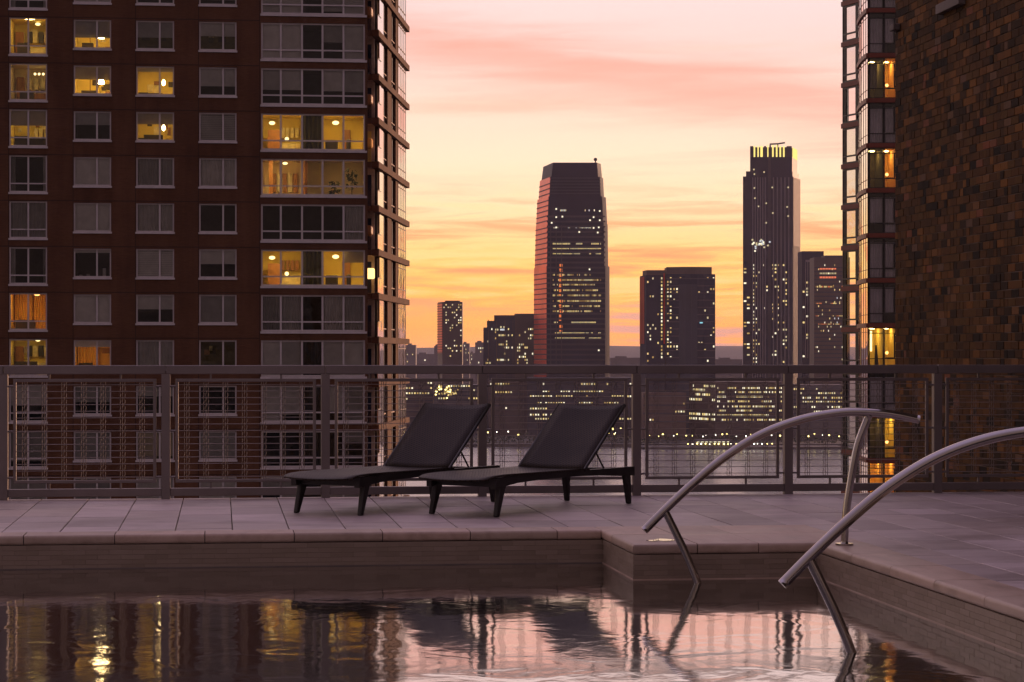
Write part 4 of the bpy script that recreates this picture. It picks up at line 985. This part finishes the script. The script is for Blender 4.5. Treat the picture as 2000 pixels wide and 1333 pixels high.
# farther wing of the same tower: open-cornered loggias
WZ = 166.0; WO = Vector((ux(1645, WZ), WZ, 0)); wdir = math.atan2(-2.3, ux(1680, 163.7) - WO.x); WF = Frame(WO, wdir)
wl_ = (Vector((ux(1680, 163.7), 163.7, 0)) - WO).length
for k in range(-2, 14):
    zh = hz(93, WZ) - TH_ * k; zl = zh - TH_ + .34
    MB().box(WF, -.05, wl_ + 1.0, -.08, .3, zh, zh + .34).build('floor_band', 'tower_red', rt)
    wn = frame_mesh(WF, .02, wl_ + .6, zl, zh, 0, [.38, wl_ * .78], [zl + .55], .13, .12).build('window', 'tower_frame', rt)
    MB().box(WF, .14, wl_ * .26, .13, .16, zl + .1, zh - .1).build('side_panel', 'tower_frame', wn); MB().box(WF, wl_ * .72, wl_ + .5, .02, .05, zl + .6, zh - .1).build('side_panel', 'tower_frame', wn)
    pane(WF, .05, wl_ + .5, zl + .03, zh - .03, .06, wn, 'mirror_glass' if k in (-2, -1, 0, 2, 3, 4) else 'tower_glass')
MB().prism([tuple(WF.p(x_, y_, 0)[:2]) for x_, y_ in ((.15, 1.2), (wl_ + .6, 1.2), (wl_ + .6, 5), (1.5, 5))], GROUND, 30).build('core', 'tower_frame', rt)

# ================================================================== RIVER, FAR SHORE AND HILLS
RIV = -70.8; SHORE = 1765.0
g_ = MB(); g_.box(WORLD, -1200, 1200, -600, 760, -70.8, -70.0); tag(g_.build('city_ground', 'asphalt'), kind='structure')
g_ = MB(); g_.face((-14000, 700, RIV), (14000, 700, RIV), (14000, SHORE + 30, RIV), (-14000, SHORE + 30, RIV)); tag(g_.build('river', 'river_water'), kind='structure')
g_ = MB(); g_.box(WORLD, -14000, 14000, SHORE, 9600, -72.5, -68.6); tag(g_.build('far_shore', 'far_land'), kind='structure')
hl = MB(); rh = random.Random(5); NX, NY = 90, 8
def hill_h(x, j):
    base = 24 + 5 * math.sin(x / 900.0) + 4 * math.sin(x / 370.0 + 1.3) + 3 * math.sin(x / 140.0 + .4) + 1.4 * math.sin(x / 61.0)
    return base
for j in range(NY + 1):
    for i in range(NX + 1):
        x = -9000 + 18000 * i / NX; f_ = math.sin(math.pi * min(1, j / (NY * .75)) / 2); 
        hl.v.append((x, 7600 + 1700 * j / NY, -69.5 + (hill_h(x, j) + 70) * f_ + rh.uniform(-1.5, 1.5) * f_))
for j in range(NY):
    for i in range(NX): a_ = j * (NX + 1) + i; hl.f.append((a_, a_ + 1, a_ + NX + 2, a_ + NX + 1))
tag(hl.build('hills', 'hill_green', smooth=True), kind='structure')

# ------------------------------------------------------------------ far buildings
rf = random.Random(21)
LW = {}
def lit_mesh(mtl):
    if mtl not in LW: LW[mtl] = unit_box('window', mtl)
    return LW[mtl]
LIGHTS = ['far_light_%d' % i for i in range(6)]
class Face:
    """one flat side of a building between plan points P (left) and Q (right) as seen from the river"""
    def __init__(s, P, Q):
        s.P = Vector((P[0], P[1], 0)); s.Q = Vector((Q[0], Q[1], 0)); d = s.Q - s.P; s.L = d.length; s.F = Frame(s.P, math.atan2(d.y, d.x))
    def lit(s, par, x, z, w_, h_, mtl, proud=.12, name='window'):
        return link(name, lit_mesh(mtl), par, s.F.mat(x, -proud, z, (w_, proud + .05, h_)))
    def rows(s, par, z_list, n, prob, w_=.8, h_=.5, mats=LIGHTS[:3], x0=0.0, x1=1.0, seed=0, runs=0.0):
        """lit windows along whole storeys; prob per bay, runs = how strongly neighbours agree"""
        r_ = random.Random(seed); bw = s.L * (x1 - x0) / n
        for z in z_list:
            on = r_.random() < prob
            for i in range(n):
                if r_.random() > runs: on = r_.random() < prob
                if on: s.lit(par, s.L * x0 + bw * (i + (1 - w_) / 2), z, bw * w_, h_, r_.choice(mats))
    def bands(s, par, z_list, h_, mtl, name='floor_band', proud=.35):
        for z in z_list: MB().box(s.F, .05, s.L - .05, -proud, .02, z, z + h_).build(name, mtl, par)
    def ribs(s, par, n, z0, z1, w_, mtl, proud=.6, x0=0.0, x1=1.0):
        for i in range(n):
            x = s.L * (x0 + (x1 - x0) * (i + .5) / n); MB().box(s.F, x - w_ / 2, x + w_ / 2, -proud, .02, z0, z1).build('rib', mtl, par)
def rect_tower(name, label, u0, uc, u1, vtop, Z, mtl, depth=None, base=-68.6, side_l=None, side_r=None, cat='building'):
    """box tower: front face between pixels; uc splits off a left (uc>u0) visible side when side_l is a depth"""
    t_ = thing(name, (ux((u0 + u1) / 2, Z), Z + 15, base), label, cat)
    xa, xb = ux(uc, Z), ux(u1, Z); d = depth or 30.0
    pl = (xa, Z); pr = (xb, Z)
    bl_ = (ux(u0, Z + d), Z + d) if u0 != uc else (xa + (.0), Z + d)
    br_ = (xb + .0, Z + d)
    if side_r: pr = (ux(side_r, Z), Z); br_ = (ux(u1, Z + d), Z + d)
    MB().prism([pl, pr, br_, bl_], base, hz(vtop, Z)).build('wall', mtl, t_)
    return t_, Face(pl, pr), Face(bl_, pl), Face(pr, br_)

# --- tapering office tower with lit floors
Z = 2000.0; px = Z / FPX
gt = thing('office_tower', (ux(1120, Z), Z + 25, -68.6), 'tallest central dark glass tower, tapering top, many floors lit in rows', 'tower')
def plan(ul, uc, ur, ur2):
    return [(ux(uc, Z), Z), (ux(ur, Z), Z), (ux(ur2, Z + 14), Z + 14), (ux(ur2 - 14, Z + 56), Z + 56), (ux(ul, Z + 46), Z + 46)]
secs = [(870, 520, (1043, 1068, 1182, 1191), (1043.5, 1068, 1182, 1190.5)), (520, 437, (1045, 1069, 1180, 1188), (1047, 1070, 1179, 1187)),
        (437, 384, (1047.5, 1070, 1178, 1186), (1050, 1072, 1176, 1183.5)), (384, 346, (1052.5, 1073.5, 1173, 1180), (1055, 1075.5, 1171, 1178)), (346, 318, (1057.5, 1077, 1168, 1176), (1061, 1080, 1166, 1173.5))]
for i, (va, vb, p0, p1) in enumerate(secs):
    z0, z1 = max(-68.6, hz(va, Z)), hz(vb, Z)
    MB().prism(plan(*p0), z0, z1, plan(*p1)).build('wall', 'far_dark_glass' if i else 'far_dark_glass', gt)
pts = plan(*secs[0][2]); fF = Face(pts[0], pts[1]); fL = Face(pts[4], pts[0]); fR = Face(pts[1], pts[2])
for i, (va, vb, p0, p1) in enumerate(secs[:4]):
    # red sunset sheen put into the glass colour of the south-west side
    q0, q1 = plan(*p0), plan(*p1); z0, z1 = max(-20, hz(va, Z)), hz(vb, Z)
    MB().face((q0[4][0] - .2, q0[4][1] - .4, z0), (q0[0][0] - .3, q0[0][1] - .3, z0), (q1[0][0] - .3, q1[0][1] - .3, z1), (q1[4][0] - .2, q1[4][1] - .4, z1)).build('side_glazing', 'far_sunset_glass', gt)
    for j in range(int((z1 - z0) / 4.4)):
        z = z0 + j * 4.4 + 2; f_ = (z - z0) / (z1 - z0)
        a_ = [q0[n][0] + (q1[n][0] - q0[n][0]) * f_ for n in (4, 0)]
        MB().hexa([(a_[0] - .5, q0[4][1] - .7, z), (a_[1] - .5, q0[0][1] - .6, z), (a_[1], q0[0][1], z), (a_[0], q0[4][1], z), (a_[0] - .5, q0[4][1] - .7, z + .9), (a_[1] - .5, q0[0][1] - .6, z + .9), (a_[1], q0[0][1], z + .9), (a_[0], q0[4][1], z + .9)]).build('floor_band', 'far_spandrel', gt)
fF.bands(gt, [hz(v, Z) for v in range(425, 862, 10)], 1.6, 'far_spandrel')
fF.ribs(gt, 3, -60, hz(440, Z), .8, 'far_spandrel', .7, .02, .30)
s1F = Face(plan(*secs[2][2])[0], plan(*secs[2][2])[1])
# crown: recessed louvred panel
cF = Face(plan(*secs[3][2])[0], plan(*secs[3][2])[1])
cF.bands(gt, [hz(v, Z) for v in (349, 355, 361, 367, 373, 379)], .9, 'far_blue_glass')
MB().tube([at(1163, 318, Z), at(1163, 312, Z)], .5, 6).build('mast', 'far_spandrel', gt); MB().ball(at(1163, 312, Z), 1.6, 8, 5).build('beacon', 'far_spandrel', gt)
def rowz(vs): return [hz(v, Z) for v in vs]
s1F.rows(gt, rowz((413, 425, 435, 446, 455)), 40, .30, .62, 1.5, ['far_light_4', 'far_light_1', 'far_light_2'], .03, .97, 1, .5)
fF.rows(gt, rowz((478, 487, 497)), 44, .74, .5, 1.5, LIGHTS[:2], .10, .93, 2, .6)
fF.rows(gt, rowz((539, 549, 558, 569, 579, 590, 600, 610)), 46, .74, .5, 1.5, LIGHTS[:2] + ['far_light_3', 'far_light_5'], .10, .93, 3, .55)
fF.rows(gt, rowz((632, 653, 663)), 46, .58, .5, 1.5, LIGHTS[:2], .12, .93, 4, .7)
fF.rows(gt, rowz((750, 751)), 40, .0, .6, 1.5)
for v in range(518, 650, 7):
    if rf.random() < .9: fF.lit(gt, fF.L * .215 + rf.uniform(-.4, .4), hz(v + 4, Z), 2.6, 2.6, 'far_orange_light', .2)
fL.rows(gt, rowz((539, 549, 558, 569, 590, 610, 632, 663, 686)), 12, .45, .7, 1.2, ['far_light_3', 'far_light_1', 'far_light_5'], .25, .95, 5, .6)
for (u_, v_) in ((1153, 430), (1160, 424), (1172, 430), (1132, 453), (1168, 454), (1078, 435), (1087, 424), (1099, 423), (1172, 412), (1087, 408), (1160, 445), (1170, 444), (1087, 444), (1152, 526), (1170, 684)):
    q_ = at(u_, v_, Z - 1.0); link('window', lit_mesh('far_light_2'), gt, WORLD.mat(q_.x - .9, q_.y, q_.z - .9, (1.3, .3, 1.3)))

# --- ribbed stone tower with the lit crown
Z = 2150.0
ct = thing('stone_tower', (ux(1505, Z), Z + 20, -68.6), 'tall ribbed tower on the right with glowing yellow fins at its crown', 'tower')
def cplan(a, b, c_, d=34): return [(ux(a, Z), Z), (ux(b, Z), Z), (ux(c_, Z + d), Z + d), (ux(a, Z + d), Z + d)]
p0 = cplan(1451, 1549, 1563); MB().prism(p0, -68.6, hz(345, Z)).build('wall', 'far_dark_glass', ct)
p1 = cplan(1457, 1548, 1560.5); MB().prism(p1, hz(345, Z), hz(335, Z)).build('wall', 'far_dark_glass', ct)
p2 = cplan(1465, 1547, 1557); MB().prism(p2, hz(335, Z), hz(306, Z)).build('wall', 'far_dark_glass', ct)
pc = cplan(1466.5, 1545, 1555); MB().prism(pc, hz(306, Z), hz(288, Z)).build('crown', 'far_spandrel', ct)
cf = Face(p0[0], p0[1]); cr = Face(p0[1], p0[2]); kf = Face(p2[0], p2[1]); kr = Face(p2[1], p2[2])
MB().box(cf.F, cf.L * .50, cf.L * .555, -.25, .02, -60, hz(306, Z)).build('recess_strip', 'far_spandrel', ct)
cf.ribs(ct, 6, -68, hz(347, Z), 1.0, 'far_rib', 1.1, .17, .47); cf.ribs(ct, 5, -68, hz(347, Z), 1.0, 'far_rib', 1.1, .57, .95); cr.ribs(ct, 7, -68, hz(347, Z), 1.2, 'far_brown', .5)
MB().box(cr.F, 0, cr.L, -.2, .02, hz(480, Z), hz(346, Z)).build('side_cladding', 'far_brick', ct)
for i, (f0, wd, mtl) in enumerate([(.0, .075, 0), (.085, .035, 1), (.175, .03, 1), (.245, .055, 1), (.33, .05, 0), (.41, .025, 1), (.46, .035, 0), (.525, .035, 1), (.615, .035, 1), (.70, .035, 1), (.785, .035, 1), (.87, .12, 0)]):
    MB().box(kf.F, kf.L * f0, kf.L * (f0 + wd), -.9, .2, hz(307, Z), hz(286 - (2 if i in (5, 6, 7, 8) else 0), Z)).build('crown_fin', 'crown_light' if mtl else 'far_spandrel', ct)
for i in range(3): MB().box(kr.F, kr.L * (.12 + .3 * i), kr.L * (.32 + .3 * i), -.6, .2, hz(308, Z), hz(288, Z)).build('crown_fin', 'crown_light', ct)
hm = hz(286, Z)
MB().tube([(ux(1521, Z), Z + 8, hm), (ux(1521, Z), Z + 8, hm + 2.2)], .6, 6).build('crane_base', 'far_spandrel', ct); MB().tube([(ux(1505, Z), Z + 8, hm + 2.6), (ux(1522, Z), Z + 8, hm + 3.0), (ux(1535, Z), Z + 8, hm + 4.0)], .75, 6).build('crane_arm', 'far_spandrel', ct)
zs_c = [hz(v, Z) for v in range(520, 712, 7)]
cf.rows(ct, zs_c, 1, .75, .75, 1.6, LIGHTS[:4], .19, .225, 6); cf.rows(ct, zs_c, 2, .22, .7, 1.6, LIGHTS[:4], .23, .34, 7); cf.rows(ct, zs_c, 3, .30, .7, 1.6, LIGHTS[:4], .58, .72, 8); cf.rows(ct, zs_c, 2, .35, .7, 1.6, LIGHTS[:4], .79, .88, 9); cf.rows(ct, zs_c, 2, .22, .8, 1.4, LIGHTS[:4], .01, .14, 10); cf.rows(ct, zs_c, 4, .06, .7, 1.6, LIGHTS, .34, .5, 12)
for _ in range(26): cf.lit(ct, cf.L * (.17 + abs(rf.gauss(.16, .09))), hz(rf.gauss(477, 6), Z), 1.5, 1.4, rf.choice(('far_light_2', 'far_light_1', 'far_light_4')), 1.2)
for (u_, v_) in ((1471, 333), (1472, 342), (1491, 338), (1472, 369), (1473, 389), (1538, 368), (1538, 424), (1507, 368), (1495, 399), (1508, 418), (1495, 437), (1536, 406), (1480, 405)):
    cf.lit(ct, ux(u_, Z) - p0[0][0], hz(v_, Z), 1.2, 1.3, 'far_light_1', 1.3)

# --- rounded twin-block with blue glass
Z = 1900.0
hb = thing('twin_block', (ux(1325, Z), Z + 20, -68.6), 'broad dark twin block with blue glass centre, third tallest, between the two towers', 'tower')
lp = [(ux(1262, Z), Z), (ux(1299, Z), Z), (ux(1299, Z + 30), Z + 30), (ux(1250, Z + 26), Z + 26)]
MB().prism(lp, -68.6, hz(538, Z)).build('wall', 'far_dark_glass', hb); lp2 = [(ux(1263, Z), Z + .5), (ux(1298.5, Z), Z + .5), (ux(1298.5, Z + 29), Z + 29), (ux(1255, Z + 22), Z + 22)]
MB().prism(lp2, hz(538, Z), hz(528, Z)).build('cap', 'far_brown', hb)
cur = [(ux(1301 + 96 * i / 8, Z), Z - 6 * math.sin(math.pi * i / 8)) for i in range(9)]
MB().prism(cur + [(ux(1397, Z), Z + 34), (ux(1301, Z), Z + 34)], -68.6, hz(536, Z)).build('wall', 'far_dark_glass', hb)
cu2 = [(ux(1302.5 + 88 * i / 8, Z), Z + 1 - 6 * math.sin(math.pi * i / 8)) for i in range(9)]
MB().prism(cu2 + [(ux(1391, Z), Z + 30), (ux(1302.5, Z), Z + 30)], hz(536, Z), hz(522, Z)).build('cap', 'far_brown', hb)
for i in (2, 3, 4): 
    f_ = Face(cur[i], cur[i + 1]); MB().box(f_.F, 0, f_.L, -.2, .02, -60, hz(556, Z)).build('blue_glazing', 'far_blue_glass', hb)
f_ = Face(lp[3], lp[0]); MB().box(f_.F, 0, f_.L * .7, -.25, .02, hz(672, Z), hz(540, Z)).build('side_glazing', 'far_sunset_glass', hb)
MB().box(WORLD, ux(1296, Z), ux(1298.4, Z), Z - .6, Z, hz(672, Z), hz(534, Z)).build('corner_strip', 'far_sunset_glass', hb)
lf = Face(lp[0], lp[1]); zs_h = [hz(v, Z) for v in range(546, 712, 7)]
lf.rows(hb, zs_h, 5, .16, .5, 1.5, LIGHTS[:4], .02, .7, 13); lf.rows(hb, zs_h, 1, .8, .9, 1.7, LIGHTS[:4], .78, .86, 14)
for i in range(8):
    f_ = Face(cur[i], cur[i + 1]); f_.bands(hb, zs_h[::2], .9, 'far_spandrel', 'floor_band', .18)
    f_.rows(hb, zs_h, 2, .55 if i == 0 else .11, .5, 1.6, LIGHTS[:4], .05, .95, 20 + i)
Face(cur[5], cur[6]).lit(hb, 2.0, hz(632, Z), 2.6, 1.8, 'far_cyan_light')
# --- slim tower far left
Z = 2300.0
st_, sf_, sl_, _ = rect_tower('slim_tower', 'slim small tower at far left of the gap, its edge glowing orange', 855, 864, 903, 590, Z, 'far_brown', 30)
MB().box(WORLD, ux(869, Z), ux(898, Z), Z + 2, Z + 26, hz(590, Z), hz(587.5, Z)).build('roof_plant', 'far_brown', st_)
MB().box(sl_.F, .1, sl_.L - .1, -.3, .02, hz(690, Z), hz(592, Z)).build('side_glazing', 'far_sunset_glass', st_)  # reflected orange sky painted as the glass colour
sl_.bands(st_, [hz(v, Z) for v in range(594, 690, 5)], .8, 'far_brick', 'balcony', .7)
sf_.rows(st_, [hz(v, Z) for v in range(597, 712, 5)], 9, .24, .55, 1.3, LIGHTS[:4], .03, .98, 31)
# --- stepped mid-rise
Z = 2080.0
mr = thing('stepped_block', (ux(995, Z), Z + 15, -68.6), 'dark stepped apartment block just left of the tallest tower', 'building')
for (ua, ub, vt, dd) in ((944, 951, 640, 0), (951, 965, 627, .5), (965, 1005, 616, 1), (1005, 1046, 613, 0)):
    MB().box(WORLD, ux(ua, Z), ux(ub, Z), Z + dd, Z + 30, -68.6, hz(vt, Z)).build('wall', 'far_spandrel' if ua < 1000 else 'far_brown', mr)
mf = Face((ux(946, Z), Z - .1), (ux(1042, Z), Z - .1)); mf.rows(mr, [hz(v, Z) for v in range(645, 712, 6)], 26, .20, .6, 1.6, LIGHTS[:4], .02, 1, 33, .3)
mf.rows(mr, [hz(641, Z), hz(646, Z)], 6, .8, .9, 1.6, ['far_light_1', 'far_light_4'], .22, .42, 34)
mf.ribs(mr, 6, -60, hz(625, Z), .7, 'far_brown', .5)
# --- right of the ribbed tower
Z = 2050.0
wt, wf_, _, _ = rect_tower('white_ribbed_block', 'dark block with thin white ribs beside the ribbed tower', 1566, 1566, 1609, 491, Z, 'far_dark_glass', 28)
MB().box(WORLD, ux(1573, Z), ux(1611, Z), Z - 1.5, Z - .02, hz(512, Z), hz(508, Z)).build('cornice', 'far_rib', wt)
wf_.ribs(wt, 6, hz(700, Z), hz(512, Z), .55, 'far_rib', .7, .12, .72); wf_.rows(wt, [hz(v, Z) for v in range(518, 712, 6)], 3, .20, .5, 1.6, LIGHTS[:3], .0, .5, 36)
for (u_, v_) in ((1590, 562),): wf_.lit(wt, wf_.L * .62, hz(562, Z), 4.6, 2.2, 'crown_light')
Z = 1980.0
bt, bf_, _, _ = rect_tower('terracotta_block', 'brown office block with rows of small red and yellow windows beside the glass tower', 1590, 1590, 1660, 503, Z, 'far_brown', 30)
MB().box(WORLD, ux(1612, Z), ux(1658, Z), Z + 3, Z + 25, hz(503, Z), hz(499, Z)).build('roof_plant', 'far_spandrel', bt)
bf_.rows(bt, [hz(527, Z), hz(544, Z)], 11, .95, .6, 1.6, ['far_red_light'], .15, .62, 41); bf_.rows(bt, [hz(536, Z)], 11, .95, .5, 1.4, ['far_light_1'], .15, .62, 42)
bf_.rows(bt, [hz(595, Z), hz(620, Z), hz(636, Z), hz(562, Z)], 22, .6, .55, 1.4, ['far_light_0', 'far_light_5', 'far_orange_light'], .04, .8, 43, .6)
bf_.rows(bt, [hz(v, Z) for v in range(520, 712, 8)], 22, .09, .55, 1.4, LIGHTS[:5], .04, .8, 44); bf_.bands(bt, [hz(v, Z) for v in range(524, 712, 8)], .8, 'far_spandrel', 'floor_band', .15)
# --- grey blocks dissolving in the haze
for i, (ua, ub, vt, Z, lb) in enumerate([(793, 812, 674, 4200, 'hazy grey stepped block at the left building edge'), (812, 848, 692, 4300, 'low hazy grey block left of the slim tower'), (848, 862, 676, 4000, 'hazy grey block half behind the slim tower'), (903, 917, 671, 3900, 'hazy grey block right of the slim tower'), (917, 930, 690, 4100, 'low hazy block between slim tower and stepped block'), (928, 950, 669, 3600, 'hazy grey block behind the stepped block'), (1192, 1250, 699, 3400, 'low hazy block between tallest tower and twin block'), (1397, 1450, 702, 3300, 'low hazy block between twin block and ribbed tower')]):
    t_, f_, _, _ = rect_tower('distant_block', lb, ua, ua, ub, vt, Z, 'far_grey', 40)
    w5 = (ub - ua) * .35; MB().box(WORLD, ux(ua + w5 * .5, Z), ux(ua + w5 * 1.6, Z), Z + 5, Z + 30, hz(vt, Z), hz(vt - 3, Z)).build('roof_plant', 'far_grey', t_)
    f_.rows(t_, [hz(v, Z) for v in range(vt + 6, 712, 7)], 5, .16, .4, 2.4, LIGHTS[:3], .05, .95, 60 + i)

# ------------------------------------------------------------------ waterfront, seen through the wire panels
def office(name, label, u0, u1, vt, Z, mtl, rows_, n, prob, seed, runs=.6, split=None):
    t_, f_, l_, _ = rect_tower(name, label, u0, split or u0, u1, vt, Z, mtl, 45)
    zr = [hz(v, Z) for v in rows_]
    f_.rows(t_, zr, n, prob, .55, 1.4, LIGHTS[:4], .02, .98, seed, runs)
    f_.bands(t_, [z - 1.3 for z in zr], 1.0, 'far_spandrel', 'floor_band', .2)
    return t_, f_, l_
o1, of1, ol1 = office('waterfront_office', 'long low office on the far bank with lit rows, seen through right panels', 1345, 1530, 746, 1850, 'far_brown', (760, 768, 777, 786, 796, 804, 813, 822), 44, .55, 71, .6, 1398)
ol1.rows(o1, [hz(v, 1850) for v in (757, 765, 774, 784, 813, 822)], 16, .6, .6, 1.8, LIGHTS[:3], .02, .98, 72, .5)
office('waterfront_office', 'low far-bank office right of the long one, beside the glass tower', 1534, 1652, 752, 1870, 'far_grey', (762, 770, 779, 787, 797, 806, 814), 26, .42, 73)
office('waterfront_block', 'plain dark far-bank block below the twin block', 1256, 1340, 768, 1860, 'far_brick', (772, 790, 806, 822), 16, .10, 74)
p_, pf_, _ = office('tower_podium', 'broad far-bank podium with lit rows below the tallest tower', 1030, 1238, 738, 1930, 'far_spandrel', (752, 766, 776, 789, 800, 812, 820), 40, .45, 75, .65)
office('waterfront_block', 'brown far-bank block seen between the two loungers', 955, 1027, 745, 1940, 'far_brown', (752, 768, 780, 791, 799, 811), 14, .22, 76)
o6, f6, _ = office('waterfront_block', 'far-bank block with clustered yellow lights behind the left lounger', 848, 940, 752, 1960, 'far_grey', (756, 764, 771, 780), 18, .35, 77)
for _ in range(50): f6.lit(o6, f6.L * min(.95, max(.02, rf.gauss(.22, .13))), hz(rf.gauss(766, 5), 1960), 1.2, 1.1, rf.choice(('far_light_0', 'far_light_3', 'globe_yellow')), .4)
office('waterfront_block', 'dim far-bank block beside the apartment building corner', 780, 846, 742, 1990, 'far_brown', (750, 760, 770, 781, 792, 803, 815), 12, .25, 78)
# quay, pier shed, trees and lamps on the far bank
qy = MB(); qy.box(WORLD, -700, 700, SHORE - 4, SHORE + 6, RIV - 1, -68.2); tag(qy.build('quay_wall', 'quay_stone'), kind='structure')
Zp = 1745.0
pr_ = MB(); pr_.box(WORLD, ux(1240, Zp), ux(1640, Zp), Zp - 22, SHORE - 4.2, RIV - .5, -69.2); tag(pr_.build('pier', 'quay_stone'), kind='structure')
ps = thing('pier_shed', (ux(1388, Zp), Zp - 4, -69.2), 'brightly lit low shed on the far pier', 'pavilion')
zr = -69.2; x0, x1 = ux(1358, Zp), ux(1424, Zp)
MB().box(WORLD, x0 - .6, x1 + .6, Zp - 9, Zp + 5, zr + 4.2, zr + 4.8).build('roof', 'far_grey', ps); MB().box(WORLD, x0, x1, Zp + 1, Zp + 1.3, zr, zr + 4.2).build('back_wall', 'cabinet_white', ps)
for i in range(9): MB().box(WORLD, x0 + (x1 - x0 - .4) * i / 8, x0 + (x1 - x0 - .4) * i / 8 + .4, Zp - 8.8, Zp - 8.4, zr, zr + 4.2).build('column', 'far_grey', ps)
for i in range(8): MB().box(WORLD, x0 + (x1 - x0) * (i + .2) / 8, x0 + (x1 - x0) * (i + .8) / 8, Zp - 7, Zp - 6.2, zr + 3.1, zr + 3.9).build('light_strip', 'far_light_2', ps)
tr_ = MB(); rt_ = random.Random(9)
for i in range(2600):
    x = rt_.uniform(ux(780, 1780), ux(1660, 1780)); clump = .5 + .5 * math.sin(x / 6.0) * math.sin(x / 15.0 + 1); h_ = rt_.uniform(.5, 3.5 + 5.5 * clump)
    c0 = Vector((x, 1781 + rt_.uniform(-7, 7), -68.6 + h_)); d1 = Vector((rt_.uniform(-1, 1), rt_.uniform(-.6, .6), rt_.uniform(-.8, .8))); d2 = Vector((rt_.uniform(-.6, .6), rt_.uniform(-.5, .5), rt_.uniform(-.9, .9)))
    tr_.face(c0 - d1, c0 + d2, c0 + d1, c0 - d2)
tag(tr_.build('waterfront_trees', 'leaf_dark'), 'dark row of trees massed along the far waterfront', 'trees', kind='stuff')
lamp_p = MB().tube([(0, 0, 0), (0, 0, 1)], .12, 5).mesh('pole'); lamp_p.materials.append(MATS['far_spandrel'])
gl_y = MB().ball((0, 0, 0), .62, 8, 5).mesh('globe'); gl_y.materials.append(MATS['globe_yellow']); gl_w = MB().ball((0, 0, 0), .55, 8, 5).mesh('globe'); gl_w.materials.append(MATS['globe_white'])
def lamps(pixels, label, group, Zl):
    for (u_, v_) in pixels:
        q_ = at(u_, v_, Zl); hgt = max(1.0, q_.z + 69.0)
        t_ = thing('street_lamp', (q_.x, q_.y, -69.0), label, 'street lamp', group)
        link('pole', lamp_p, t_, WORLD.mat(q_.x, q_.y, -69.0, (1, 1, hgt))); s_ = rf.uniform(.6, 1.15)
        link('globe', rf.choice((gl_y, gl_y, gl_w)), t_, WORLD.mat(q_.x, q_.y, q_.z, (s_, s_, s_)))
lamps([(1270 + 14 * i + rf.uniform(-5, 5), 851 + rf.uniform(-3, 2)) for i in range(27)], 'small glowing street lamp along the far waterfront promenade', 'promenade lamps on the far bank', 1770)
lamps([(1345 + 8.5 * i + rf.uniform(-2, 2), 867.5 + rf.uniform(-.6, .6)) for i in range(20)], 'small glowing lamp along the edge of the far pier', 'lamps on the far pier', 1722)
lamps([(800 + 22 * i + rf.uniform(-8, 8), 848 + rf.uniform(-6, 4)) for i in range(11)], 'small glowing lamp on the far bank behind the loungers', 'lamps behind the loungers', 1770)
lamps([(1064 + rf.uniform(0, 160), 842 + rf.uniform(-8, 8)) for i in range(12)], 'small glowing lamp below the tallest tower', 'lamps below the tallest tower', 1775)

# ------------------------------------------------------------------ evening haze
HAZE = True
if HAZE:
    m, q, out = mat('haze_air')
    pv = q.n('ShaderNodeVolumePrincipled'); pv.inputs['Color'].default_value = c4(.78, .72, .92); pv.inputs['Density'].default_value = 3.2e-5; pv.inputs['Anisotropy'].default_value = 0.3
    q.link(pv.outputs[0], out.inputs['Volume'])
    hb_ = MB().box(WORLD, -14500, 14500, -1500, 9900, -75.5, 206).build('haze', 'haze_air'); tag(hb_, 'thin violet evening haze over the river and far bank', 'haze', kind='stuff')
